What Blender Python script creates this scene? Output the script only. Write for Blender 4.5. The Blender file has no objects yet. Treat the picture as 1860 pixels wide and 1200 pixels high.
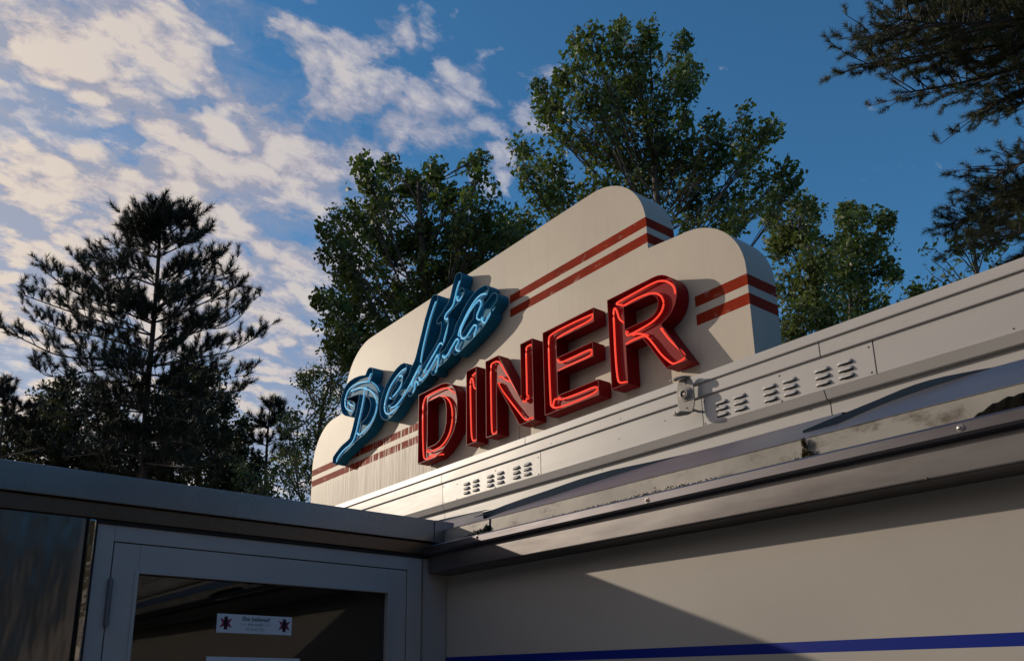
import bpy, math, random
import numpy as np
from mathutils import Vector, Matrix
from mathutils.geometry import tessellate_polygon
random.seed(7); RNG = np.random.default_rng(7)
scene = bpy.context.scene
COL = scene.collection

# ------------------------------------------------------------------ camera
FPX, PPX, PPY = 1485.1, 811.3, 836.3           # focal length and principal point, in pixels of a 1860 wide frame
YAW, PITCH, ROLL = math.radians(54.64), math.radians(15.39), math.radians(-0.25)
CAM = Vector((0, 0, 1.6))
RC = Matrix.Rotation(YAW, 3, 'Z') @ Matrix.Rotation(PITCH, 3, 'X') @ Matrix.Rotation(ROLL, 3, 'Y')
cd = bpy.data.cameras.new('camera'); cam = bpy.data.objects.new('camera', cd); COL.objects.link(cam)
cd.sensor_width = 36; cd.lens = 36 * FPX / 1860
cd.shift_x = (930 - PPX) / 1860; cd.shift_y = (PPY - 600) / 1860
cd.clip_start = 0.05; cd.clip_end = 2000
m3 = Matrix((RC.col[0], RC.col[2], -RC.col[1])).transposed()
cam.matrix_world = Matrix.Translation(CAM) @ m3.to_4x4()
scene.camera = cam

# ------------------------------------------------------------------ light
SUN_DIR = Vector((2.0, 1.0, -0.76)).normalized()          # the way the light travels
SUN_EL = math.asin(-SUN_DIR.z); SUN_AZ = math.atan2(-SUN_DIR.x, -SUN_DIR.y)
sd = bpy.data.lights.new('sun', 'SUN'); sun = bpy.data.objects.new('sun', sd); COL.objects.link(sun)
sd.energy = 2.6; sd.angle = math.radians(0.6); sd.color = (1.0, 0.86, 0.68)
sun.rotation_euler = SUN_DIR.to_track_quat('-Z', 'Y').to_euler()

def nd(nt, t, **kw):
    n = nt.nodes.new(t)
    for k, v in kw.items():
        if k.startswith('in_'):
            key = k[3:]; key = int(key) if key.isdigit() else key.replace('_', ' ')
            n.inputs[key].default_value = v
        else: setattr(n, k, v)
    return n
def math_(nt, op, a, b=None, clamp=False):
    n = nt.nodes.new('ShaderNodeMath'); n.operation = op; n.use_clamp = clamp
    for i, v in enumerate((a, b)):
        if v is None: continue
        if isinstance(v, (int, float)): n.inputs[i].default_value = v
        else: nt.links.new(v, n.inputs[i])
    return n.outputs[0]
def ramp(nt, src, stops, interp='LINEAR'):
    n = nt.nodes.new('ShaderNodeValToRGB'); n.color_ramp.interpolation = interp
    cr = n.color_ramp
    while len(cr.elements) < len(stops): cr.elements.new(0.5)
    for e, (p, c) in zip(cr.elements, stops):
        e.position = p; e.color = (c, c, c, 1) if isinstance(c, (int, float)) else (*c, 1)
    nt.links.new(src, n.inputs[0]); return n.outputs[0]
def mixc(nt, fac, a, b, bt='MIX'):
    n = nt.nodes.new('ShaderNodeMix'); n.data_type = 'RGBA'; n.blend_type = bt
    for i, v in ((0, fac), (6, a), (7, b)):
        if isinstance(v, (int, float)): n.inputs[i].default_value = v
        elif isinstance(v, tuple): n.inputs[i].default_value = (*v, 1)
        else: nt.links.new(v, n.inputs[i])
    return n.outputs[2]

world = bpy.data.worlds.new('World'); scene.world = world; world.use_nodes = True
def build_world():
    nt = world.node_tree; nt.nodes.clear()
    out = nd(nt, 'ShaderNodeOutputWorld'); bg = nd(nt, 'ShaderNodeBackground'); bg.inputs[1].default_value = 0.12
    sky = nd(nt, 'ShaderNodeTexSky', sky_type='NISHITA', sun_disc=False, sun_elevation=SUN_EL, sun_rotation=SUN_AZ,
             altitude=300, air_density=1.0, dust_density=0.3, ozone_density=4.5)
    tc = nd(nt, 'ShaderNodeTexCoord'); sep = nd(nt, 'ShaderNodeSeparateXYZ'); nt.links.new(tc.outputs['Generated'], sep.inputs[0])
    z = math_(nt, 'MAXIMUM', math_(nt, 'ADD', sep.outputs[2], 0.30), 0.1)
    u = math_(nt, 'DIVIDE', sep.outputs[0], z); v = math_(nt, 'DIVIDE', sep.outputs[1], z)
    comb = nd(nt, 'ShaderNodeCombineXYZ'); nt.links.new(u, comb.inputs[0]); nt.links.new(v, comb.inputs[1])
    mp = nd(nt, 'ShaderNodeMapping'); nt.links.new(comb.outputs[0], mp.inputs[0])
    mp.inputs['Rotation'].default_value = (0, 0, math.radians(CL_ROT)); mp.inputs['Scale'].default_value = CL_SCALE
    mp.inputs['Location'].default_value = CL_LOC
    def noise(scale, detail, rough, dist=0.0):
        n = nd(nt, 'ShaderNodeTexNoise'); nt.links.new(mp.outputs[0], n.inputs['Vector'])
        n.inputs['Scale'].default_value = scale; n.inputs['Detail'].default_value = detail
        n.inputs['Roughness'].default_value = rough; n.inputs['Distortion'].default_value = dist
        return n.outputs[0]
    big = noise(1.1, 3, 0.5); mid = noise(2.6, 9, 0.62, 0.4); fine = noise(9.0, 9, 0.7, 0.25)
    # rounded cells of a broken altocumulus deck, their edges frayed by the fine noise
    wob = nd(nt, 'ShaderNodeTexNoise', in_Scale=3.5, in_Detail=5.0); nt.links.new(mp.outputs[0], wob.inputs[0])
    off = nt.nodes.new('ShaderNodeVectorMath'); off.operation = 'MULTIPLY_ADD'; nt.links.new(wob.outputs['Color'], off.inputs[0]); off.inputs[1].default_value = (.55, .55, 0); nt.links.new(mp.outputs[0], off.inputs[2])
    vor = nd(nt, 'ShaderNodeTexVoronoi', feature='SMOOTH_F1', in_Scale=7.5, in_Smoothness=0.3); nt.links.new(off.outputs[0], vor.inputs['Vector'])
    cell = math_(nt, 'SUBTRACT', 0.42, vor.outputs['Distance'])
    # cloud cover thickens towards the sun side and the horizon
    cov = math_(nt, 'ADD', math_(nt, 'MULTIPLY', sep.outputs[0], -CL_A[0]), math_(nt, 'MULTIPLY', sep.outputs[1], -CL_A[1]))
    cov = math_(nt, 'ADD', cov, math_(nt, 'MULTIPLY', sep.outputs[2], -CL_A[2]))
    s = math_(nt, 'ADD', math_(nt, 'MULTIPLY', big, 0.6), math_(nt, 'MULTIPLY', mid, 1.5))
    s = math_(nt, 'ADD', math_(nt, 'SUBTRACT', s, .70), math_(nt, 'MULTIPLY', fine, 1.3))
    s = math_(nt, 'ADD', s, math_(nt, 'MULTIPLY', math_(nt, 'SUBTRACT', cell, .0), 1.1))
    s = math_(nt, 'ADD', s, cov)
    # separate cloud masses and clear gaps, each fixed to its own bearing in the sky
    def vdot(vec, axis):
        n = nt.nodes.new('ShaderNodeVectorMath'); n.operation = 'DOT_PRODUCT'; nt.links.new(vec, n.inputs[0]); n.inputs[1].default_value = axis; return n.outputs['Value']
    nrm = nt.nodes.new('ShaderNodeVectorMath'); nrm.operation = 'NORMALIZE'; nt.links.new(tc.outputs['Generated'], nrm.inputs[0])
    for (px, py, rx, ry, ang, wgt) in CLOUDS:
        c = (RC @ Vector(((px - PPX) / FPX, 1, -(py - PPY) / FPX))); L = c.length; c.normalize()
        r = Vector(RC.col[0]); r = (r - c * r.dot(c)).normalized(); dn = c.cross(r); dn = dn if dn.dot(Vector(RC.col[2])) < 0 else -dn
        a = math.radians(ang); k = FPX * L; u_ = (r * math.cos(a) + dn * math.sin(a)) * (k / rx); v_ = (dn * math.cos(a) - r * math.sin(a)) * (k / ry)
        du = vdot(nrm.outputs[0], u_); dv = vdot(nrm.outputs[0], v_)
        du = math_(nt, 'SUBTRACT', du, c.dot(u_)); dv = math_(nt, 'SUBTRACT', dv, c.dot(v_))
        q = math_(nt, 'ADD', math_(nt, 'MULTIPLY', du, du), math_(nt, 'MULTIPLY', dv, dv))
        s = math_(nt, 'ADD', s, math_(nt, 'MULTIPLY', math_(nt, 'EXPONENT', math_(nt, 'MULTIPLY', q, -1.0)), wgt * .8))
    d = ramp(nt, math_(nt, 'ADD', s, CL_BIAS), [(0.0, 0.0), (0.12, 0.18), (0.38, 0.66), (0.85, 0.96)], 'EASE')
    veil = math_(nt, 'ADD', math_(nt, 'MULTIPLY', cov, 1.0), math_(nt, 'ADD', math_(nt, 'MULTIPLY', big, .9), math_(nt, 'MULTIPLY', fine, .5)))
    veil = ramp(nt, math_(nt, 'ADD', veil, -.20), [(0.0, 0.0), (0.42, 0.68)])
    d = math_(nt, 'MAXIMUM', d, veil)
    # body tone: lit tops and slightly greyer hollows, warmer towards the sun
    thick = math_(nt, 'ADD', math_(nt, 'MULTIPLY', math_(nt, 'ADD', s, CL_BIAS), 0.45), math_(nt, 'MULTIPLY', math_(nt, 'ADD', math_(nt, 'SUBTRACT', fine, .5), math_(nt, 'MULTIPLY', cell, .5)), 1.7))
    tone = ramp(nt, thick, [(0.0, (0.60, 0.60, 0.66)), (0.20, (0.80, 0.76, 0.77)), (0.5, (1.0, 0.94, 0.85))])
    side = ramp(nt, math_(nt, 'ADD', math_(nt, 'MULTIPLY', sep.outputs[0], -0.8), math_(nt, 'MULTIPLY', sep.outputs[1], -0.9)), [(0.05, (0.62, 0.66, 0.80)), (0.75, (1.0, 0.89, 0.80))])
    cc = mixc(nt, 1.0, tone, side, 'MULTIPLY')
    cc = mixc(nt, 1.0, cc, (CL_LUM, CL_LUM, CL_LUM), 'MULTIPLY')
    skyc = mixc(nt, 1.0, sky.outputs[0], SKY_TINT, 'MULTIPLY')
    col = mixc(nt, d, skyc, cc)
    nt.links.new(col, bg.inputs[0]); nt.links.new(bg.outputs[0], out.inputs[0])
CL_ROT, CL_SCALE, CL_LOC = SKYP[0:3] if 'SKYP' in globals() else (95, (3.1, 2.2, 1.0), (3.1, 9.3, 0.0))
CL_A = (0.55, 0.78, 1.0); CL_BIAS = -0.50; CL_LUM = 6.2; SKY_TINT = (0.58, 0.98, 1.02)
CLOUDS = [(600, 90, 150, 75, 10, .55), (830, 80, 50, 25, 10, .4), (730, 50, 60, 40, -20, .25), (830, 165, 65, 55, 0, .45), (640, 190, 130, 40, 5, .5), (760, 245, 160, 50, 5, .5), (430, 185, 190, 40, 38, .6),
          (540, 300, 150, 60, 15, .4), (190, 165, 200, 42, 28, .55), (90, 80, 130, 80, 0, .5), (200, 60, 200, 70, 0, .3), (330, 20, 80, 40, 0, .3), (370, 285, 120, 42, 15, .45), (230, 330, 190, 60, 5, .35), (70, 300, 120, 50, 0, .35), (250, 520, 420, 120, 0, .20), (520, 420, 260, 220, 0, .30), (280, 430, 360, 150, 0, .35), (560, 640, 160, 120, 0, .2),
          (955, 215, 45, 40, -20, .45), (905, 320, 50, 35, 0, .4), (1315, 65, 60, 16, -50, .42), (1360, 190, 50, 10, -20, .36), (1010, 125, 60, 18, -15, .36), (1440, 80, 30, 14, -50, .25),
          (440, 40, 36, 80, 25, -.4), (228, 95, 20, 45, -8, -.3), (295, 150, 60, 18, 30, -.3), (385, 200, 50, 18, 25, -.4), (110, 240, 110, 22, 6, -.3), (245, 258, 80, 22, 5, -.5), (500, 145, 70, 34, 15, -.5), (700, 130, 60, 24, 0, -.35),
          (420, 362, 60, 12, -5, -.35), (500, 545, 90, 40, 10, -.25), (60, 150, 60, 14, 20, -.3), (30, 660, 120, 26, 5, -.35)]
build_world()
vs = scene.view_settings; vs.view_transform = 'Standard'; vs.look = 'None'; vs.gamma = 1; vs.use_curve_mapping = False
vs.exposure = 0.14
scene.cycles.max_bounces = 8; scene.cycles.transparent_max_bounces = 8

# ------------------------------------------------------------------ helpers
def ray(px, py):
    return RC @ Vector(((px - PPX) / FPX, 1, -(py - PPY) / FPX))
def at(px, py, depth):                       # world point seen at that pixel of the photograph, depth metres ahead
    return CAM + ray(px, py) * depth
def tag(o, label=None, cat=None, group=None, kind=None):
    if label: o['label'] = label
    if cat: o['category'] = cat
    if group: o['group'] = group
    if kind: o['kind'] = kind
    return o
def empty(name, loc, label=None, cat=None, group=None):
    o = bpy.data.objects.new(name, None); COL.objects.link(o); o.location = loc; o.empty_display_size = 0.1
    return tag(o, label, cat, group)
def abs_parent(o, parent):
    o.parent = parent
    o.matrix_parent_inverse = Matrix.Translation(parent.location).inverted() if parent.type == 'EMPTY' else Matrix.Identity(4)
class MB:
    def __init__(s): s.v = []; s.f = []; s.sm = []
    def add(s, vs, fs, smooth=False):
        b = len(s.v); s.v += [tuple(v) for v in vs]; s.f += [tuple(b + i for i in f) for f in fs]; s.sm += [smooth] * len(fs)
    def box(s, x0, x1, y0, y1, z0, z1):
        s.add([(x, y, z) for x in (x0, x1) for y in (y0, y1) for z in (z0, z1)],
              [(0, 1, 3, 2), (4, 6, 7, 5), (0, 4, 5, 1), (2, 3, 7, 6), (0, 2, 6, 4), (1, 5, 7, 3)])
    def prism(s, loops, y0, y1):             # loops of (x, z): outer then holes, extruded from y0 (front) to y1
        flat = [p for l in loops for p in l]; n = len(flat)
        tris = tessellate_polygon([[Vector((p[0], p[1], 0)) for p in l] for l in loops])
        s.add([(x, y0, z) for x, z in flat] + [(x, y1, z) for x, z in flat],
              [tuple(t) for t in tris] + [tuple(n + i for i in reversed(t)) for t in tris])
        b = 0
        for l in loops:
            k = len(l); s.add([(x, y0, z) for x, z in l] + [(x, y1, z) for x, z in l], [(i, (i + 1) % k, k + (i + 1) % k, k + i) for i in range(k)]); b += k
    def profile(s, pts, x0, x1):             # polyline of (y, z) swept along x, open
        n = len(pts); s.add([(x0, y, z) for y, z in pts] + [(x1, y, z) for y, z in pts], [(i, i + 1, n + i + 1, n + i) for i in range(n - 1)])
    def solidprofile(s, pts, x0, x1):        # closed (y, z) polygon swept along x
        n = len(pts); tris = tessellate_polygon([[Vector((p[0], p[1], 0)) for p in pts]])
        s.add([(x0, y, z) for y, z in pts] + [(x1, y, z) for y, z in pts],
              [(i, (i + 1) % n, n + (i + 1) % n, n + i) for i in range(n)] + [tuple(t) for t in tris] + [tuple(n + i for i in reversed(t)) for t in tris])
    def tube(s, pts, r, seg=8, r1=None, smooth=True, cap=True):
        pts = [Vector(p) for p in pts]; n = len(pts); vs = []; up = Vector((0, 0, 1))
        for i, p in enumerate(pts):
            t = (pts[min(i + 1, n - 1)] - pts[max(i - 1, 0)])
            if t.length < 1e-9: t = Vector((0, 0, 1))
            t.normalize(); a = t.cross(up)
            if a.length < 0.05: a = t.cross(Vector((1, 0, 0)))
            a.normalize(); b = a.cross(t); rr = r if r1 is None else r + (r1 - r) * i / max(1, n - 1)
            vs += [p + a * math.cos(2 * math.pi * k / seg) * rr + b * math.sin(2 * math.pi * k / seg) * rr for k in range(seg)]
        fs = [(i * seg + k, i * seg + (k + 1) % seg, (i + 1) * seg + (k + 1) % seg, (i + 1) * seg + k) for i in range(n - 1) for k in range(seg)]
        s.add(vs, fs, smooth)
        if cap: s.add(vs[:seg], [tuple(reversed(range(seg)))]); s.add(vs[-seg:], [tuple(range(seg))])
    def disc(s, c, nrm, r, h, seg=16, dome=0.0):   # short cylinder with optional domed top
        nrm = Vector(nrm).normalized(); a = nrm.orthogonal().normalized(); b = nrm.cross(a); c = Vector(c)
        rings = [(r, 0), (r, h)] + ([(r * .75, h + dome * .6), (r * .35, h + dome)] if dome else [])
        vs = [c + nrm * hh + (a * math.cos(2 * math.pi * k / seg) + b * math.sin(2 * math.pi * k / seg)) * rr for rr, hh in rings for k in range(seg)]
        fs = [(i * seg + k, i * seg + (k + 1) % seg, (i + 1) * seg + (k + 1) % seg, (i + 1) * seg + k) for i in range(len(rings) - 1) for k in range(seg)]
        fs.append(tuple((len(rings) - 1) * seg + k for k in range(seg))); s.add(vs, fs)
    def build(s, name, mat, parent=None, bevel=0):
        me = bpy.data.meshes.new(name); me.from_pydata(s.v, [], s.f); me.polygons.foreach_set('use_smooth', s.sm)
        o = bpy.data.objects.new(name, me); COL.objects.link(o); me.materials.append(mat); me.update()
        if parent: abs_parent(o, parent)
        if bevel:
            m = o.modifiers.new('bevel', 'BEVEL'); m.width = bevel; m.segments = 2; m.limit_method = 'ANGLE'; m.angle_limit = math.radians(40)
        return o
def fast_mesh(name, verts, k, mat, parent=None, per=None, smooth=False):
    """verts: (n*k, 3) array, every k consecutive vertices one face"""
    n = len(verts) // k; me = bpy.data.meshes.new(name)
    me.vertices.add(n * k); me.vertices.foreach_set('co', verts.astype(np.float32).ravel())
    me.loops.add(n * k); me.loops.foreach_set('vertex_index', np.arange(n * k, dtype=np.int32))
    me.polygons.add(n); me.polygons.foreach_set('loop_start', np.arange(0, n * k, k, dtype=np.int32)); me.polygons.foreach_set('loop_total', np.full(n, k, dtype=np.int32))
    me.update(calc_edges=True); me.materials.append(mat)
    o = bpy.data.objects.new(name, me); COL.objects.link(o)
    if parent: abs_parent(o, parent)
    return o
def smooth_line(pts, n=2):
    p = [Vector(q) for q in pts]
    for _ in range(n):
        q = [p[0]]
        for a, b in zip(p[:-1], p[1:]): q += [a * .75 + b * .25, a * .25 + b * .75]
        q.append(p[-1]); p = q
    return p
def arc(cx, cz, r, a0, a1, n=12):
    return [(cx + r * math.cos(math.radians(a0 + (a1 - a0) * i / n)), cz + r * math.sin(math.radians(a0 + (a1 - a0) * i / n))) for i in range(n + 1)]

# ------------------------------------------------------------------ materials
def mat(name, color, rough=0.5, metal=0.0, spec=0.5, coat=0.0, bump=None, var=None, dirt=None, rvar=0.0, stretch=(1, 1, 1)):
    """var: (second colour, noise scale, low, high); dirt: (colour, scale, low, high); bump: (scale, distance)"""
    m = bpy.data.materials.new(name); m.use_nodes = True; nt = m.node_tree; b = nt.nodes['Principled BSDF']
    b.inputs['Roughness'].default_value = rough; b.inputs['Metallic'].default_value = metal
    b.inputs['Specular IOR Level'].default_value = spec; b.inputs['Coat Weight'].default_value = coat; b.inputs['Coat Roughness'].default_value = 0.15
    b.inputs['Base Color'].default_value = (*color, 1)
    tc = nd(nt, 'ShaderNodeTexCoord'); mp = nd(nt, 'ShaderNodeMapping'); mp.inputs['Scale'].default_value = stretch
    nt.links.new(tc.outputs['Object'], mp.inputs[0])
    def noise(scale, detail=6, rough=.6):
        n = nd(nt, 'ShaderNodeTexNoise'); nt.links.new(mp.outputs[0], n.inputs[0]); n.inputs['Scale'].default_value = scale
        n.inputs['Detail'].default_value = detail; n.inputs['Roughness'].default_value = rough; return n.outputs[0]
    c = None
    if var: c = mixc(nt, ramp(nt, noise(var[1]), [(var[2], 0), (var[3], 1)]), color, var[0])
    if dirt: c = mixc(nt, ramp(nt, noise(dirt[1], 10, .7), [(dirt[2], 0), (dirt[3], 1)]), c if c else color, dirt[0])
    if c: nt.links.new(c, b.inputs['Base Color'])
    if rvar:
        nt.links.new(math_(nt, 'ADD', math_(nt, 'MULTIPLY', math_(nt, 'SUBTRACT', noise(5), .5), rvar), rough), b.inputs['Roughness'])
    if bump:
        bn = nd(nt, 'ShaderNodeBump'); bn.inputs['Distance'].default_value = bump[1]; bn.inputs['Strength'].default_value = 1.0
        nt.links.new(noise(bump[0], 4, .5), bn.inputs['Height']); nt.links.new(bn.outputs[0], b.inputs['Normal'])
    return m
def emis(name, color, strength, base=(0.1, 0.1, 0.1)):
    m = mat(name, base, 0.4, spec=.1); b = m.node_tree.nodes['Principled BSDF']
    b.inputs['Emission Color'].default_value = (*color, 1); b.inputs['Emission Strength'].default_value = strength; return m
def leafmat(name, c1, c2, rough=0.55, trans=0.35):
    m = bpy.data.materials.new(name); m.use_nodes = True; nt = m.node_tree; b = nt.nodes['Principled BSDF']
    g = nd(nt, 'ShaderNodeNewGeometry'); tc = nd(nt, 'ShaderNodeTexCoord')
    n = nd(nt, 'ShaderNodeTexNoise', in_Scale=0.9, in_Detail=3.0); nt.links.new(tc.outputs['Object'], n.inputs[0])
    f = math_(nt, 'ADD', math_(nt, 'MULTIPLY', g.outputs['Random Per Island'], .6), math_(nt, 'MULTIPLY', n.outputs[0], .5), True)
    c = mixc(nt, f, c1, c2); nt.links.new(c, b.inputs['Base Color']); b.inputs['Roughness'].default_value = rough
    b.inputs['Specular IOR Level'].default_value = 0.35
    t = nd(nt, 'ShaderNodeBsdfTranslucent'); tcol = mixc(nt, 1.0, c, (1.4, 1.5, .55), 'MULTIPLY'); nt.links.new(tcol, t.inputs[0])
    mx = nd(nt, 'ShaderNodeMixShader'); mx.inputs[0].default_value = trans
    nt.links.new(b.outputs[0], mx.inputs[1]); nt.links.new(t.outputs[0], mx.inputs[2]); nt.links.new(mx.outputs[0], nt.nodes['Material Output'].inputs[0])
    return m

M = {}
M['paint'] = mat('white_enamel', (0.47, 0.455, 0.45), 0.40, spec=0.6, bump=(2.2, 0.004), var=((0.42, 0.405, 0.40), 3.0, .4, .7), dirt=((0.30, 0.27, 0.22), 26, .66, .80), rvar=0.2, stretch=(.35, 1, 1.6))
M['vent'] = mat('vent_enamel', (0.48, 0.465, 0.46), 0.38, spec=0.6, bump=(6, 0.0015), dirt=((0.3, 0.27, 0.22), 34, .66, .82), rvar=0.15)
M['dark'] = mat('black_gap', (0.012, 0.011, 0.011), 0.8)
M['flash'] = mat('galvanised_flashing', (0.27, 0.262, 0.275), 0.42, metal=0.75, bump=(1.6, 0.012), var=((0.21, 0.205, 0.24), 4, .38, .65), rvar=0.3, stretch=(.3, 1, 1))
M['hem'] = mat('shade_blue_hem', (0.030, 0.070, 0.135), 0.6, metal=0.0, var=((0.022, 0.05, 0.09), 5, .35, .7))  # navy stands for shade and sky reflection on the turned sheet edge
M['flange'] = mat('grimy_flange', (0.33, 0.31, 0.285), 0.6, metal=0.1, bump=(4, 0.010), var=((0.24, 0.225, 0.205), 6, .38, .62), dirt=((0.09, 0.07, 0.05), 18, .55, .70), stretch=(.6, 1, 1))
M['gutter'] = mat('brushed_aluminium', (0.16, 0.152, 0.168), 0.40, metal=0.85, bump=(2.0, 0.004), var=((0.12, 0.11, 0.122), 3.5, .4, .65), rvar=0.25, stretch=(.5, 1, 2.2))
M['gface'] = mat('dull_gutter_face', (0.20, 0.19, 0.19), 0.42, metal=0.75, bump=(2.0, 0.003), var=((0.11, 0.10, 0.104), 3.5, .4, .65), dirt=((0.25, 0.225, 0.20), 5.5, .62, .72), rvar=0.2, stretch=(.5, 1, 2.2))
M['screw'] = mat('screw_steel', (0.5, 0.45, 0.42), 0.3, metal=1)
M['screwdark'] = mat('rusty_screw', (0.05, 0.035, 0.03), 0.6)
M['trim'] = mat('brown_bronze_trim', (0.16, 0.115, 0.085), 0.28, metal=0.9, rvar=0.2, bump=(1.2, 0.003))
M['fascia'] = mat('satin_steel_fascia', (0.30, 0.285, 0.29), 0.27, metal=0.95, bump=(1.3, 0.006), rvar=0.12)
M['frame'] = mat('grey_door_enamel', (0.42, 0.395, 0.385), 0.42, spec=0.4, bump=(30, 0.0002), var=((0.35, 0.34, 0.35), 3, .4, .7))
M['mirror'] = mat('polished_corner_trim', (0.62, 0.58, 0.53), 0.10, metal=1.0, bump=(7, 0.004))
M['steel'] = mat('stainless_sheet', (0.21, 0.195, 0.185), 0.27, metal=1.0, bump=(2.3, 0.030), stretch=(1, 2.2, .55))
M['redbody'] = mat('red_letter_enamel', (0.215, 0.003, 0.007), 0.45, spec=0.12, coat=0.0, bump=(5, .002), dirt=((0.16, 0.03, 0.03), 24, .63, .75))
M['bluebody'] = mat('blue_letter_enamel', (0.012, 0.150, 0.27), 0.55, spec=0.07, coat=0.0, bump=(5, .002), dirt=((0.02, 0.05, 0.08), 20, .6, .75))
M['redtube'] = emis('red_neon', (1.0, 0.065, 0.035), 0.85, (0.3, 0.02, 0.015))
M['bluetube'] = emis('blue_neon', (0.09, 0.40, 0.70), 0.58, (0.3, 0.6, 0.7))
M['rubber'] = mat('roof_membrane', (0.08, 0.08, 0.08), .8)
M['socket'] = mat('cast_aluminium', (0.34, 0.32, 0.30), 0.55, metal=0.3, bump=(60, .0004), dirt=((0.16, 0.13, 0.1), 40, .55, .7))
M['bark'] = mat('grey_bark', (0.10, 0.085, 0.07), .9, bump=(12, .02), var=((0.05, 0.04, 0.033), 6, .4, .6))
M['pinebark'] = mat('pine_bark', (0.055, 0.042, 0.035), .9, bump=(12, .02))
M['leafA'] = leafmat('poplar_leaves', (0.042, 0.070, 0.022), (0.115, 0.155, 0.048), .5, .30)
M['leafB'] = leafmat('aspen_leaves', (0.042, 0.072, 0.027), (0.115, 0.155, 0.055), .45, .33)
M['leafW'] = leafmat('woodland_leaves', (0.030, 0.034, 0.020), (0.08, 0.078, 0.045), .6, .2)
M['leafE'] = leafmat('oak_leaves', (0.020, 0.026, 0.012), (0.060, 0.062, 0.024), .55, .25)
M['leafC'] = leafmat('yellowing_leaves', (0.048, 0.076, 0.032), (0.125, 0.150, 0.058), .5, .35)
M['leafD'] = leafmat('shrub_leaves', (0.045, 0.070, 0.036), (0.125, 0.155, 0.070), .5, .3)
M['needle'] = leafmat('pine_needles', (0.007, 0.012, 0.010), (0.020, 0.028, 0.019), .6, .08)
M['needleG'] = leafmat('white_pine_needles', (0.022, 0.030, 0.017), (0.085, 0.088, 0.036), .5, .15)
M['ground'] = mat('gravel_ground', (0.34, 0.30, 0.25), .95, bump=(9, .02), var=((0.24, 0.22, 0.18), .6, .4, .6))
def wallmat():
    m = mat('cream_panel', (0.50, 0.465, 0.415), 0.45, spec=0.25, bump=(1.1, .004)); nt = m.node_tree; b = nt.nodes['Principled BSDF']
    g = nd(nt, 'ShaderNodeNewGeometry'); s = nd(nt, 'ShaderNodeSeparateXYZ'); nt.links.new(g.outputs['Position'], s.inputs[0])
    a = math_(nt, 'MULTIPLY', math_(nt, 'LESS_THAN', s.outputs[2], 1.6925), math_(nt, 'GREATER_THAN', s.outputs[2], 1.6695))
    n = nd(nt, 'ShaderNodeTexNoise', in_Scale=2.0, in_Detail=6.0); nt.links.new(g.outputs['Position'], n.inputs[0])
    base = mixc(nt, ramp(nt, n.outputs[0], [(.35, 0), (.7, 1)]), (0.455, 0.428, 0.39), (0.405, 0.38, 0.35))
    nt.links.new(mixc(nt, a, base, (0.0, 0.016, 0.23)), b.inputs['Base Color']); return m
M['wall'] = wallmat()
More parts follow.
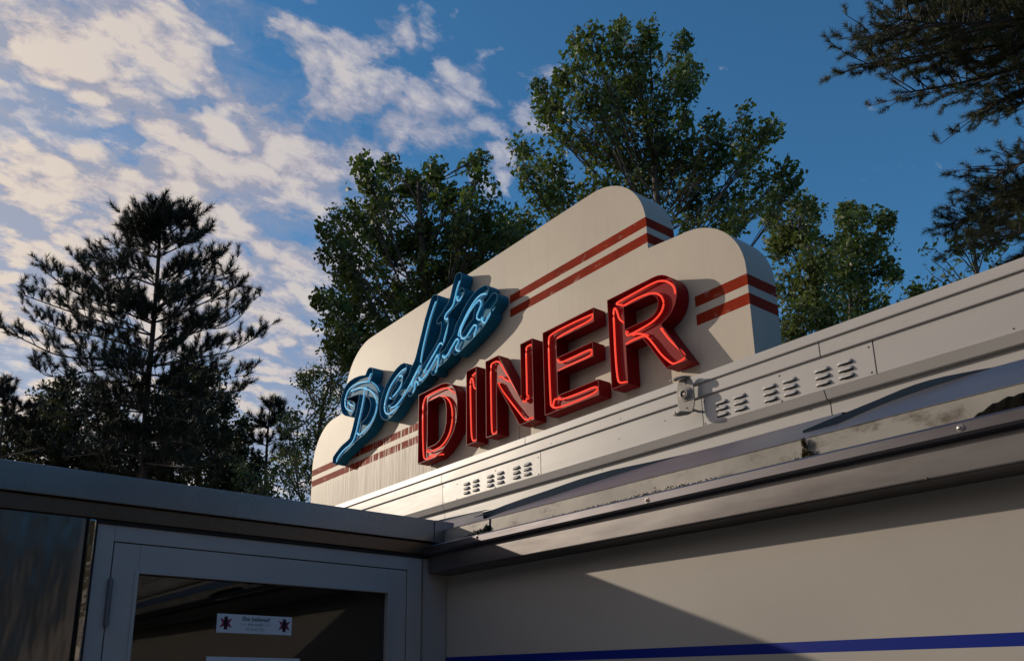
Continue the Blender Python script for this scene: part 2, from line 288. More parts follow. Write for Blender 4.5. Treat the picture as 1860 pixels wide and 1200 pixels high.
def signmat():
    m = mat('sign_paint', (0.6, 0.5, 0.4), 0.52, spec=0.12, bump=(1.5, .006)); nt = m.node_tree; b = nt.nodes['Principled BSDF']
    g = nd(nt, 'ShaderNodeNewGeometry'); s = nd(nt, 'ShaderNodeSeparateXYZ'); nt.links.new(g.outputs['Position'], s.inputs[0])
    X, Y, Z = s.outputs
    def rng(v, a, c): return math_(nt, 'MULTIPLY', math_(nt, 'GREATER_THAN', v, a), math_(nt, 'LESS_THAN', v, c))
    def noise(sc, det=5, ro=.6, scale=1):
        mp = nd(nt, 'ShaderNodeMapping'); mp.inputs['Scale'].default_value = sc; nt.links.new(g.outputs['Position'], mp.inputs[0])
        n = nd(nt, 'ShaderNodeTexNoise'); n.inputs['Scale'].default_value = scale; n.inputs['Detail'].default_value = det; n.inputs['Roughness'].default_value = ro
        nt.links.new(mp.outputs[0], n.inputs[0]); return n.outputs[0]
    streak = noise((95, 95, 1.6), 3); streak2 = noise((30, 30, 2.2), 4); soft = noise((1.3, 1, 1.2), 5); fine = noise((160, 160, 5), 3)
    # weathered band low on the left: rain has drawn the paint down in fine vertical runs
    zone = math_(nt, 'MULTIPLY', ramp(nt, math_(nt, 'ADD', X, 6.0), [(0.25, 0.25), (0.75, 1), (0.99, 1)]), 1.0)
    zx = math_(nt, 'SUBTRACT', 1.0, math_(nt, 'MULTIPLY', math_(nt, 'ADD', X, 4.15), 3.0), True)
    zx = math_(nt, 'MULTIPLY', zx, math_(nt, 'MULTIPLY', math_(nt, 'ADD', X, 5.62), 1.6), False)
    zx = math_(nt, 'MINIMUM', math_(nt, 'MAXIMUM', zx, 0.0), 1.0)
    top = math_(nt, 'ADD', math_(nt, 'MULTIPLY', math_(nt, 'SUBTRACT', streak2, .5), .55), 3.13)
    zz = math_(nt, 'MULTIPLY', math_(nt, 'SUBTRACT', top, Z), 14.0, True)
    zone = math_(nt, 'MULTIPLY', zx, zz)
    base = mixc(nt, ramp(nt, soft, [(.35, 0), (.7, 1)]), (0.56, 0.49, 0.405), (0.48, 0.42, 0.345))
    run = ramp(nt, math_(nt, 'ADD', math_(nt, 'MULTIPLY', streak, .55), math_(nt, 'MULTIPLY', fine, .45)), [(.42, (0.11, 0.085, 0.065)), (.49, (0.27, 0.22, 0.175)), (.57, (0.54, 0.48, 0.41))])
    base = mixc(nt, math_(nt, 'MULTIPLY', zone, .85), base, run)
    faint = ramp(nt, streak2, [(.55, 0), (.75, .28)])
    base = mixc(nt, faint, base, (0.40, 0.335, 0.265))
    up = math_(nt, 'MULTIPLY', math_(nt, 'ADD', rng(Z, 3.658, 3.708), rng(Z, 3.574, 3.624)), math_(nt, 'MULTIPLY', math_(nt, 'GREATER_THAN', X, -3.20), math_(nt, 'LESS_THAN', X, -2.0)))
    lo = math_(nt, 'MULTIPLY', math_(nt, 'ADD', rng(Z, 3.155, 3.204), rng(Z, 3.070, 3.119)), math_(nt, 'ADD', math_(nt, 'LESS_THAN', X, -3.95), math_(nt, 'GREATER_THAN', X, -1.981)))
    drip = ramp(nt, math_(nt, 'ADD', math_(nt, 'MULTIPLY', streak, .5), math_(nt, 'MULTIPLY', streak2, .5)), [(.545, 1), (.58, 0)])
    leftz = math_(nt, 'MULTIPLY', math_(nt, 'GREATER_THAN', X, -5.08), math_(nt, 'LESS_THAN', X, -3.9))
    keep = math_(nt, 'SUBTRACT', 1.0, math_(nt, 'MULTIPLY', leftz, math_(nt, 'SUBTRACT', 1.0, drip)))
    scuff = ramp(nt, noise((14, 14, 22), 4), [(.60, 1), (.70, .72)])
    stripe = math_(nt, 'MULTIPLY', math_(nt, 'MULTIPLY', math_(nt, 'ADD', up, lo), keep), scuff)
    red = mixc(nt, ramp(nt, noise((9, 9, 3)), [(.35, 0), (.7, 1)]), (0.30, 0.032, 0.012), (0.21, 0.020, 0.009))
    nt.links.new(math_(nt, 'SUBTRACT', .34, math_(nt, 'MULTIPLY', stripe, .32), True), b.inputs['Specular IOR Level'])
    nt.links.new(mixc(nt, stripe, base, red), b.inputs['Base Color']); return m
M['sign'] = signmat()
def glassmat():
    m = bpy.data.materials.new('window_glass'); m.use_nodes = True; b = m.node_tree.nodes['Principled BSDF']
    b.inputs['Base Color'].default_value = (.75, .78, .8, 1); b.inputs['Roughness'].default_value = 0.01; b.inputs['Transmission Weight'].default_value = 1; b.inputs['IOR'].default_value = 1.5
    return m
M['glass'] = glassmat()

# neon tube paths and script letter outlines, (x, z) in metres on the letters' front plane
LT={"Delta_D":[[[-4.607,3.671],[-4.626,3.651],[-4.642,3.63]],[[-4.683,3.596],[-4.693,3.538],[-4.719,3.456],[-4.756,3.37],[-4.786,3.297],[-4.816,3.25],[-4.86,3.224],[-4.954,3.209],[-5.027,3.181],[-5.063,3.155],[-5.053,3.137]],[[-4.645,3.624],[-4.731,3.648],[-4.833,3.662],[-4.921,3.651],[-4.965,3.602],[-4.97,3.549],[-4.939,3.503],[-4.848,3.466]],[[-4.882,3.626],[-4.801,3.622],[-4.714,3.601],[-4.614,3.555],[-4.55,3.503],[-4.514,3.449],[-4.514,3.385],[-4.548,3.337],[-4.606,3.295],[-4.693,3.27],[-4.746,3.262],[-4.771,3.285]],[[-4.61,3.615],[-4.547,3.577],[-4.505,3.533],[-4.496,3.509]],[[-4.924,3.556],[-4.889,3.523],[-4.833,3.503]]],"Delta_rest":[[[-4.153,3.565],[-4.201,3.565],[-4.262,3.547],[-4.348,3.5],[-4.402,3.424],[-4.416,3.371],[-4.397,3.328],[-4.365,3.31],[-4.315,3.312],[-4.242,3.33]],[[-4.237,3.537],[-4.206,3.533],[-4.185,3.506],[-4.216,3.456],[-4.282,3.424],[-4.341,3.408],[-4.355,3.43]],[[-4.357,3.37],[-4.339,3.348],[-4.281,3.339],[-4.218,3.361],[-4.125,3.419],[-4.045,3.489],[-3.994,3.53]],[[-4.065,3.363],[-4.052,3.397],[-4.044,3.435],[-4.026,3.439],[-4.006,3.403]],[[-4.09,3.425],[-4.062,3.467],[-4.033,3.492],[-4.016,3.5]],[[-4.004,3.456],[-3.992,3.431],[-3.958,3.429],[-3.887,3.465],[-3.8,3.539]],[[-3.824,3.899],[-3.844,3.875],[-3.883,3.816],[-3.923,3.731],[-3.962,3.639],[-3.986,3.554]],[[-3.574,3.933],[-3.602,3.894],[-3.625,3.831],[-3.644,3.796],[-3.696,3.78],[-3.726,3.763],[-3.724,3.744]],[[-3.715,3.739],[-3.688,3.738],[-3.678,3.713],[-3.7,3.673],[-3.728,3.623],[-3.735,3.599]],[[-3.602,3.845],[-3.594,3.809],[-3.565,3.812],[-3.546,3.823]],[[-3.948,3.472],[-3.888,3.522],[-3.829,3.563],[-3.783,3.604],[-3.757,3.602],[-3.742,3.58]],[[-3.814,3.533],[-3.79,3.522],[-3.794,3.491],[-3.81,3.437],[-3.823,3.433]],[[-3.746,3.516],[-3.735,3.492],[-3.694,3.499],[-3.657,3.533],[-3.61,3.569],[-3.59,3.569],[-3.583,3.542],[-3.615,3.521],[-3.601,3.496],[-3.572,3.483]],[[-3.319,3.746],[-3.357,3.761],[-3.408,3.755],[-3.475,3.717],[-3.537,3.66],[-3.574,3.621],[-3.587,3.587]],[[-3.373,3.606],[-3.404,3.62],[-3.409,3.646],[-3.379,3.68],[-3.363,3.702],[-3.371,3.728],[-3.396,3.736],[-3.466,3.702],[-3.528,3.656],[-3.562,3.616],[-3.563,3.576],[-3.542,3.547],[-3.511,3.545],[-3.458,3.583],[-3.433,3.597],[-3.41,3.587],[-3.413,3.561],[-3.436,3.536],[-3.423,3.515]],[[-3.363,3.616],[-3.35,3.58],[-3.331,3.569],[-3.312,3.591],[-3.27,3.62],[-3.237,3.642]]],"D":[[[-3.748,2.899],[-3.858,2.903],[-3.934,2.903],[-3.946,2.971],[-3.955,3.124],[-3.953,3.302],[-3.865,3.306],[-3.739,3.305],[-3.684,3.288],[-3.633,3.245]],[[-3.877,3.267],[-3.814,3.269],[-3.739,3.257],[-3.696,3.23],[-3.66,3.186],[-3.644,3.131],[-3.647,3.059],[-3.677,2.994],[-3.748,2.946],[-3.834,2.941],[-3.897,2.943],[-3.904,2.961]],[[-3.884,2.912],[-3.846,2.918],[-3.796,2.903]]],"I":[[[-3.416,3.202],[-3.438,3.215],[-3.445,3.26],[-3.452,3.279],[-3.469,3.279],[-3.472,3.211],[-3.468,3.068],[-3.462,2.905],[-3.419,2.906]],[[-3.452,3.293],[-3.435,3.297],[-3.422,3.302]]],"N":[[[-3.241,2.909],[-3.249,2.898],[-3.278,2.903],[-3.283,2.95],[-3.285,3.087],[-3.286,3.302],[-3.268,3.309],[-3.216,3.306],[-3.181,3.254],[-3.085,3.109],[-3.017,3.011],[-3.001,3.007],[-2.99,3.025]],[[-2.99,3.038],[-2.989,3.132],[-2.99,3.299],[-2.976,3.307],[-2.946,3.305]],[[-3.224,3.178],[-3.184,3.118],[-3.088,3.004],[-3.011,2.914],[-2.997,2.908],[-2.949,2.909]],[[-3.213,3.209],[-3.197,3.211],[-3.153,3.17],[-3.104,3.148]]],"E":[[[-2.505,3.307],[-2.671,3.312],[-2.801,3.308],[-2.817,3.29],[-2.818,3.147],[-2.816,2.976],[-2.812,2.911],[-2.646,2.904],[-2.499,2.912],[-2.495,2.943],[-2.6,2.94],[-2.746,2.942],[-2.759,2.96]],[[-2.505,3.302],[-2.507,3.282],[-2.626,3.278],[-2.744,3.275],[-2.757,3.262]],[[-2.757,3.16],[-2.744,3.134],[-2.68,3.133],[-2.531,3.136],[-2.522,3.127],[-2.525,3.101],[-2.636,3.101],[-2.748,3.099],[-2.758,3.09]],[[-2.799,2.92],[-2.793,2.952],[-2.778,2.959]]],"R":[[[-2.323,3.281],[-2.359,3.299],[-2.342,3.304],[-2.241,3.308],[-2.126,3.313],[-2.082,3.302],[-2.048,3.278],[-2.025,3.247],[-2.022,3.217]],[[-2.304,3.273],[-2.244,3.278],[-2.167,3.274],[-2.123,3.259],[-2.095,3.232],[-2.085,3.196],[-2.098,3.163],[-2.133,3.139],[-2.178,3.128],[-2.279,3.12],[-2.303,3.12],[-2.305,3.146]],[[-2.321,3.195],[-2.344,3.22],[-2.353,3.263],[-2.364,3.284],[-2.375,3.275],[-2.376,3.172],[-2.377,3.041],[-2.372,2.93],[-2.357,2.911],[-2.32,2.907]],[[-2.309,3.083],[-2.289,3.088],[-2.212,3.089],[-2.19,3.078],[-2.156,3.029],[-2.118,2.966],[-2.072,2.914],[-2.055,2.904],[-2.007,2.908],[-1.995,2.919],[-2.013,2.949],[-2.07,3.017],[-2.111,3.086]],[[-2.271,3.116],[-2.233,3.107],[-2.193,3.086]]]}
LO={"Delta_D":[[[-5.102,3.15],[-5.104,3.166],[-5.1,3.178],[-5.094,3.188],[-5.082,3.196],[-4.994,3.234],[-4.95,3.247],[-4.886,3.259],[-4.859,3.27],[-4.824,3.33],[-4.776,3.442],[-4.754,3.502],[-4.739,3.554],[-4.742,3.558],[-4.798,3.568],[-4.89,3.575],[-4.914,3.585],[-4.92,3.574],[-4.919,3.562],[-4.894,3.559],[-4.822,3.527],[-4.809,3.518],[-4.801,3.506],[-4.797,3.49],[-4.799,3.474],[-4.806,3.46],[-4.842,3.432],[-4.854,3.428],[-4.87,3.428],[-4.93,3.45],[-4.95,3.46],[-4.97,3.474],[-4.986,3.489],[-5.002,3.514],[-5.013,3.546],[-5.015,3.574],[-5.009,3.606],[-4.996,3.634],[-4.971,3.666],[-4.949,3.682],[-4.926,3.693],[-4.898,3.701],[-4.874,3.704],[-4.818,3.706],[-4.738,3.696],[-4.666,3.679],[-4.662,3.68],[-4.639,3.706],[-4.626,3.714],[-4.602,3.716],[-4.582,3.708],[-4.566,3.689],[-4.562,3.674],[-4.563,3.662],[-4.57,3.644],[-4.598,3.61],[-4.538,3.567],[-4.51,3.537],[-4.494,3.513],[-4.482,3.486],[-4.475,3.45],[-4.474,3.422],[-4.482,3.382],[-4.498,3.346],[-4.526,3.31],[-4.574,3.272],[-4.622,3.25],[-4.654,3.241],[-4.782,3.218],[-4.798,3.207],[-4.822,3.202],[-4.862,3.187],[-4.93,3.174],[-4.966,3.164],[-5.058,3.125],[-5.074,3.125],[-5.086,3.13],[-5.095,3.138]],[[-4.718,3.337],[-4.672,3.45],[-4.651,3.518],[-4.635,3.51],[-4.61,3.492],[-4.59,3.47],[-4.579,3.446],[-4.579,3.422],[-4.591,3.394],[-4.61,3.374],[-4.642,3.354],[-4.674,3.344],[-4.714,3.336]]],"Delta_rest":[[[-4.452,3.35],[-4.455,3.382],[-4.449,3.414],[-4.44,3.438],[-4.416,3.478],[-4.384,3.518],[-4.362,3.538],[-4.336,3.556],[-4.292,3.579],[-4.252,3.595],[-4.2,3.606],[-4.16,3.602],[-4.148,3.596],[-4.137,3.586],[-4.128,3.566],[-4.13,3.546],[-4.144,3.527],[-4.171,3.514],[-4.179,3.47],[-4.192,3.441],[-4.096,3.509],[-4.086,3.534],[-4.046,3.57],[-4.028,3.594],[-3.926,3.822],[-3.865,3.926],[-3.848,3.941],[-3.836,3.945],[-3.824,3.946],[-3.804,3.938],[-3.796,3.93],[-3.789,3.918],[-3.788,3.894],[-3.801,3.866],[-3.841,3.802],[-3.86,3.766],[-3.956,3.55],[-3.951,3.526],[-3.96,3.501],[-3.802,3.606],[-3.772,3.633],[-3.761,3.65],[-3.751,3.678],[-3.748,3.694],[-3.748,3.714],[-3.752,3.733],[-3.772,3.727],[-3.788,3.733],[-3.795,3.746],[-3.793,3.758],[-3.784,3.768],[-3.74,3.788],[-3.72,3.807],[-3.68,3.83],[-3.666,3.842],[-3.656,3.858],[-3.634,3.914],[-3.608,3.966],[-3.596,3.98],[-3.58,3.987],[-3.564,3.986],[-3.548,3.977],[-3.538,3.962],[-3.536,3.95],[-3.538,3.938],[-3.57,3.87],[-3.568,3.867],[-3.552,3.873],[-3.54,3.873],[-3.528,3.869],[-3.517,3.858],[-3.512,3.846],[-3.512,3.83],[-3.52,3.816],[-3.532,3.807],[-3.552,3.789],[-3.644,3.763],[-3.674,3.746],[-3.676,3.742],[-3.671,3.71],[-3.672,3.686],[-3.684,3.638],[-3.701,3.602],[-3.715,3.582],[-3.76,3.542],[-3.76,3.53],[-3.712,3.538],[-3.636,3.599],[-3.62,3.608],[-3.608,3.636],[-3.59,3.662],[-3.524,3.726],[-3.488,3.754],[-3.452,3.776],[-3.416,3.791],[-3.396,3.797],[-3.356,3.8],[-3.316,3.796],[-3.304,3.792],[-3.289,3.778],[-3.283,3.762],[-3.285,3.746],[-3.294,3.73],[-3.308,3.72],[-3.328,3.717],[-3.33,3.714],[-3.332,3.69],[-3.341,3.67],[-3.264,3.712],[-3.248,3.717],[-3.232,3.715],[-3.217,3.706],[-3.209,3.694],[-3.205,3.678],[-3.208,3.662],[-3.216,3.649],[-3.264,3.62],[-3.264,3.599],[-3.272,3.585],[-3.308,3.558],[-3.344,3.538],[-3.44,3.504],[-3.556,3.47],[-3.588,3.465],[-3.604,3.467],[-3.616,3.473],[-3.627,3.486],[-3.632,3.5],[-3.664,3.474],[-3.684,3.463],[-3.7,3.457],[-3.78,3.444],[-3.792,3.42],[-3.8,3.414],[-3.812,3.41],[-3.828,3.41],[-3.842,3.418],[-3.851,3.43],[-3.856,3.447],[-3.896,3.423],[-3.936,3.404],[-3.972,3.396],[-4.008,3.396],[-4.04,3.363],[-4.072,3.348],[-4.088,3.35],[-4.102,3.358],[-4.11,3.37],[-4.113,3.386],[-4.116,3.389],[-4.18,3.338],[-4.228,3.305],[-4.272,3.284],[-4.312,3.271],[-4.332,3.268],[-4.364,3.269],[-4.384,3.274],[-4.404,3.283],[-4.42,3.295],[-4.434,3.31],[-4.443,3.326]],[[-4.368,3.369],[-4.368,3.382],[-4.362,3.402],[-4.345,3.43],[-4.322,3.458],[-4.292,3.482],[-4.248,3.504],[-4.244,3.502],[-4.25,3.482],[-4.26,3.474],[-4.3,3.454],[-4.308,3.447],[-4.316,3.434],[-4.316,3.418],[-4.312,3.406],[-4.3,3.394],[-4.288,3.39],[-4.276,3.39],[-4.236,3.407],[-4.234,3.406],[-4.274,3.378],[-4.32,3.358],[-4.34,3.354],[-4.356,3.355],[-4.362,3.358]],[[-3.54,3.573],[-3.543,3.574],[-3.538,3.598],[-3.52,3.62],[-3.457,3.678],[-3.404,3.71],[-3.419,3.674],[-3.429,3.634],[-3.484,3.608]]]}

# ------------------------------------------------------------------ ground
g = MB(); g.add([(-400, -400, -.1), (400, -400, -.1), (400, 400, -.1), (-400, 400, -.1)], [(0, 1, 2, 3)])
tag(g.build('ground', M['ground']), 'pale gravel ground round the diner', kind='structure')

# ------------------------------------------------------------------ diner
XW = -2.279; YW = 1.619
diner = empty('diner_building', (0, 3.3, -.1), 'long cream diner with white enamel roof band, blue stripe and grey metal gutter', 'building')
w = MB(); w.box(-7.2, XW - .002, YW, YW + .12, -.1, 2.05); w.box(XW + .031, 13, YW, YW + .12, -.1, 2.05)
w.box(XW + .0005, XW + .028, YW + .002, YW + .12, -.1, 2.05)
w.box(-7.2, -7.08, YW + .13, 5.6, -.1, 2.1); w.box(12.88, 13, YW + .13, 5.6, -.1, 2.1); w.box(-7.2, 13, 5.62, 5.74, -.1, 2.1)
w.build('wall', M['wall'], diner)
m = MB(); m.box(XW + .0285, XW + .0305, YW + .004, YW + .05, -.1, 2.04); m.build('wall_joint', M['dark'], diner)

# gutter: lip with a hem, shaded recess, fascia and soffit
GX0, GX1 = XW + .012, 13
g = MB()
g.solidprofile([(1.5205, 2.0225), (1.5165, 2.0285), (1.5165, 2.0465), (1.5205, 2.0515), (1.5255, 2.0515), (1.5255, 2.0455), (1.5235, 2.0425), (1.5235, 2.0285), (1.5285, 2.0235), (1.5362, 2.0200), (1.5362, 2.0235), (1.53, 2.0255)], GX0, GX1)
g.build('gutter_lip', M['gutter'], diner, bevel=.0012)
g = MB(); g.solidprofile([(1.5365, 2.0195), (1.5365, 1.9645), (1.5405, 1.9605), (YW - .001, 1.9605), (YW - .001, 1.9685), (1.5475, 1.9685), (1.5465, 2.0195)], GX0, GX1)
g.build('gutter', M['gface'], diner, bevel=.0012)
g = MB(); g.solidprofile([(1.5275, 2.0405), (1.5415, 2.018), (1.5445, 1.972), (YW - .004, 1.972), (YW - .004, 2.03), (1.59, 2.046)], GX0 + .004, GX0 + .006); g.build('gutter_end_cap', M['gutter'], diner)
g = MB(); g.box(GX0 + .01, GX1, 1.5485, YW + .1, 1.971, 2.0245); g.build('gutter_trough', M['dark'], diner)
for px, py in ((1744, 777), (1175, 908), (866, 975)):
    d = ray(px, py); x = d.x * 1.517 / d.y; z = 1.6 + d.z * 1.517 / d.y
    m = MB(); m.disc((x, 1.5165, z), (0, -1, 0), .0062, .0012, 16); m.disc((x, 1.5153, z), (0, -1, 0), .0042, .0014, 14, .0018); m.build('gutter_screw', M['screw'], diner)
for px, py, r in ((1683, 869, .003), (1722, 795, .002), (1101, 866, .0022)):
    d = ray(px, py); x = d.x * 1.536 / d.y; z = 1.6 + d.z * 1.536 / d.y
    m = MB(); m.disc((x, 1.5365, z), (0, -1, 0), r, .001, 10, .001); m.build('gutter_screw', M['screwdark'], diner)

# drip flange behind the gutter, in three lengths that butt at the breaks
def mcurve(tab, x):
    for (a, ma), (b, mb) in zip(tab[:-1], tab[1:]):
        if x <= b: t = (x - a) / (b - a); t = max(0, t); return ma + (mb - ma) * t
    return tab[-1][1]
YF = 1.592
for x0, x1 in ((-2.95, -2.006), (-1.994, -.925), (-.915, 13)):
    n = max(2, int((x1 - x0) / .05)); m = MB(); top = []; bot = []
    for i in range(n + 1):
        x = x0 + (x1 - x0) * i / n; wv = .0018 * math.sin(x * 7.3) + .0012 * math.sin(x * 17.1)
        zt = 1.6 + .3228 * YF + wv * .5; top.append((x, YF + wv, zt)); bot.append((x, YF - .004 + wv, 2.035))
    vs = []
    for a, b in zip(top, bot): vs += [b, (a[0], a[1], a[2] - .0025), (a[0], a[1] - .0016, a[2] - .0005), (a[0], a[1] + .002, a[2] + .001), (a[0], a[1] + .01, a[2] + .002)]
    m.add(vs, [(i * 5 + k, i * 5 + 5 + k, i * 5 + 6 + k, i * 5 + 1 + k) for i in range(n) for k in range(4)])
    m.build('drip_flange', M['flange'], diner)

# bowed flashing sheets on the roof edge; their raised hems face down and away from the sun
FL = .3232
def sheet(x0, x1, up, lo, name='roof_flashing', Y=2.1, start_lift=0.0):
    n = max(6, int((x1 - x0) / .035)); m = MB(); h = MB(); vs = []; hv = []
    for i in range(n + 1):
        x = x0 + (x1 - x0) * i / n; a = mcurve(up, x); b = min(mcurve(lo, x), a - .00002); a = b + (a - b) * .86; s = 1.0
        zl = 1.6 + b * Y; zu = 1.6 + a * Y; xs = x * YF / 2.1
        rip = .0015 * math.sin(x * 9 + 1) + .001 * math.sin(x * 23)
        f0 = (xs, YF + .012, 1.6 + .3228 * YF + .002)
        vs += [f0]
        for t in (.2, .4, .6, .8, 1.0):
            bul = .018 * math.sin(math.pi * t)
            yy = YF + .012 + (Y - YF - .012) * t; mm = .3228 + (b - .3228) * t
            vs.append((x * yy / 2.1, yy, 1.6 + mm * yy + rip * t * (1 - t) * 2))
        k = max(0.0, a - b); yu = Y - .6 * k * Y
        hv += [(x * Y / 2.1, Y, zl + .0004), (x * (Y - .3 * k * Y) / 2.1, Y - .3 * k * Y, 1.6 + (b + (a - b) * .5) * (Y - .3 * k * Y)), (x * yu / 2.1, yu, 1.6 + a * yu), (x * yu / 2.1, yu + .004, 1.6 + a * yu + .0015), (x * Y / 2.1, Y + .05, zl + .012)]
    m.add(vs, [(i * 6 + k, i * 6 + 6 + k, i * 6 + 7 + k, i * 6 + 1 + k) for i in range(n) for k in range(5)], True)
    h.add(hv, [(i * 5 + k, i * 5 + 5 + k, i * 5 + 6 + k, i * 5 + 1 + k) for i in range(n) for k in range(4)])
    o = m.build(name, M['flash'], diner); h.build('hem', M['hem'], o)
upC = [(-1.222, .3356), (-1.138, .3413), (-1.067, .3455), (-.999, .3495), (-.923, .3553), (-.878, .3562), (-.835, .3552), (-.793, .3529), (-.753, .3509), (-.724, .3486), (-.5, .3480), (20, .3480)]
loC = [(-1.222, .3215), (-1.142, .3281), (-1.07, .334), (-1.024, .338), (-.975, .3412), (-.927, .3435), (-.881, .3453), (-.838, .3464), (-.795, .3474), (-.754, .3482), (-.724, .3485), (20, .3480)]
upB = [(-2.759, .3351), (-2.545, .3438), (-2.411, .3475), (-2.286, .3501), (-2.11, .3545), (-1.95, .3545), (-1.775, .3492), (-1.635, .3455), (-1.502, .3440), (-1.178, .3441), (-.9, .3441)]
loB = [(-2.752, .3223), (-2.688, .324), (-2.546, .3296), (-2.287, .3346), (-2.112, .3385), (-1.952, .3414), (-1.775, .3442), (-1.635, .3453), (-1.502, .3438), (-1.178, .3440), (-.9, .3440)]
upA = [(-3.9, .345), (-3.2, .3500), (-2.993, .3487), (-2.68, .3430), (-2.5, .343)]
loA = [(-3.9, .335), (-3.2, .341), (-2.993, .3437), (-2.68, .3428), (-2.5, .343)]
sheet(-3.9, -2.69, upA, loA, Y=2.30); sheet(-2.752, -1.10, upB, loB, Y=1.95); sheet(-1.218, 17, upC, loC, Y=1.73)
r = MB(); r.profile([(YF + .02, 2.06), (2.1, 2.262), (2.56, 2.43)], -7, 13); r.build('roof', M['rubber'], diner)

# white enamel roof band (monitor) in stepped courses, with joints
YP = 2.45
prof_cap = [(2.70, 2.729), (2.437, 2.7305), (2.4335, 2.729), (2.433, 2.6985), (2.4335, 2.6973), (2.4405, 2.6972)]
prof_a = [(2.441, 2.6968), (2.441, 2.6482), (2.4415, 2.6472), (YP - .001, 2.6470)]
prof_p = [(YP, 2.6466), (YP, 2.5335)]
prof_c = [(YP - .0008, 2.5333), (2.4612, 2.5046), (2.4622, 2.5036), (2.479, 2.5034)]
prof_d = [(2.4795, 2.503), (2.4795, 2.440)]
def course(name, prof, cuts, x0=-7.1, x1=13, mt='paint'):
    xs = [x0] + cuts + [x1]
    for a, b in zip(xs[:-1], xs[1:]):
        m = MB(); m.profile(prof, a + .0018, b - .0018); o = m.build(name, M[mt], diner)
        sm = o.modifiers.new('solid', 'SOLIDIFY'); sm.thickness = .002; sm.offset = -1 if False else 1
course('roof_cap', prof_cap, [-5.2, -2.79, -.35, 2.1, 4.5, 7, 9.5])
course('upper_course', prof_a, [-5.7, -3.484, -1.324, .84, 3.0, 5.2, 7.4, 9.6])
course('roof_band_panel', prof_p, [-5.7, -3.484, -2.703, -1.8035, -1.1565, 1.2, 3.4, 5.6, 7.8, 10])
course('chamfer_course', prof_c, [-5.7, -3.49, -1.331, .84, 3.0, 5.2, 7.4, 9.6])
course('lower_course', prof_d, [-5.7, -3.505, -1.33, .84, 3.0, 5.2, 7.4, 9.6])
m = MB(); m.profile([(2.62, 2.72), (2.446, 2.70), (2.449, 2.66), (2.458, 2.65), (2.458, 2.53), (2.485, 2.50), (2.486, 2.45)], -7.05, 12.95); m.build('band_backing', M['dark'], diner)
m = MB(); m.profile([(2.60, 2.727), (3.2, 2.80), (4.2, 2.80), (4.9, 2.69), (5.0, 2.4)], -7.1, 13); m.build('roof', M['rubber'], diner)
m = MB(); m.add([(-7.1, 2.41, 2.3), (-7.1, 5, 2.3), (-7.1, 5, 2.69), (-7.1, 4.2, 2.8), (-7.1, 3.2, 2.8), (-7.1, 2.41, 2.7)], [(0, 1, 2, 3, 4, 5)]); m.add([(13, 2.41, 2.3), (13, 5, 2.3), (13, 5, 2.69), (13, 4.2, 2.8), (13, 3.2, 2.8), (13, 2.41, 2.7)], [(0, 1, 2, 3, 4, 5)])
m.add([(-7.1, 5, 2.45), (13, 5, 2.45), (13, 5.72, 2.1), (-7.1, 5.72, 2.1)], [(0, 1, 2, 3)]); m.build('gable', M['paint'], diner)
for x, z in ((-2.62, 2.66), (-1.98, 2.60), (-2.22, 2.585), (-2.2, 2.665), (-.62, 2.60), (-.78, 2.545), (-.42, 2.552), (-1.40, 2.49), (-2.35, 2.485)):
    yy = 2.441 if z > 2.647 else (YP if z > 2.53 else 2.4795)
    m = MB(); m.disc((x, yy - .0018, z), (0, -1, 0), .0026, .001, 8); m.build('rivet', M['screwdark'], diner)

def louver(x, z, par):
    w2, hh, n, d = .0265, .0072, 7, .0085
    m = MB(); vs = []; 
    for i in range(9):
        t = i / 8; xx = -w2 + 2 * w2 * t; e = min(1, min(t, 1 - t) * 5.0); e = math.sqrt(max(0, 1 - (1 - e) ** 2))
        for k in range(n):
            a = k / (n - 1)                        # 0 top root .. 1 lower lip
            yy = -d * e * math.sin(a * math.pi * .5) ** .8; zz = hh * (1 - 2 * a * .92) * (0.35 + .65 * e)
            vs.append((x + xx, YP - .0025 + yy, z + zz))
    m.add(vs, [(i * n + k, i * n + k + 1, i * n + n + k + 1, i * n + n + k) for i in range(8) for k in range(n - 1)], True)
    s = MB(); s.box(x - w2 * .93, x + w2 * .93, YP - .0034, YP - .0024, z - hh * 1.05, z - hh * .25)
    o = m.build('louver', M['vent'], par); so = o.modifiers.new('solid', 'SOLIDIFY'); so.thickness = .0008
    m2 = s.build('vent_slot', M['dark'], par)
def vent(x0, x1, cols, screws, lab):
    m = MB(); m.box(x0, x1, YP - .0022, YP + .004, 2.5345, 2.6395); p = m.build('vent_panel', M['vent'], diner, bevel=.0006); p['label'] = lab
    for x in cols:
        for z in (2.602, 2.579, 2.5555): louver(x, z, p)
    for x, z in screws:
        s = MB(); s.disc((x, YP - .0022, z), (0, -1, 0), .0030, .001, 10, .0006); s.build('screw', M['screwdark'], p)
vent(-1.8015, -1.1585, (-1.718, -1.641, -1.521, -1.445, -1.328, -1.25), ((-1.793, 2.624), (-1.796, 2.5395), (-1.481, 2.629), (-1.482, 2.5375), (-1.171, 2.627), (-1.172, 2.5425)), 'louvred vent panel right of the round bracket')
vent(-3.482, -2.705, (-3.27, -3.193, -3.075, -2.995, -2.875, -2.796), ((-3.352, 2.616), (-3.355, 2.538), (-3.036, 2.622), (-3.037, 2.536), (-2.72, 2.618), (-2.721, 2.5385), (-3.475, 2.627), (-3.474, 2.54)), 'louvred vent panel below the red letters')

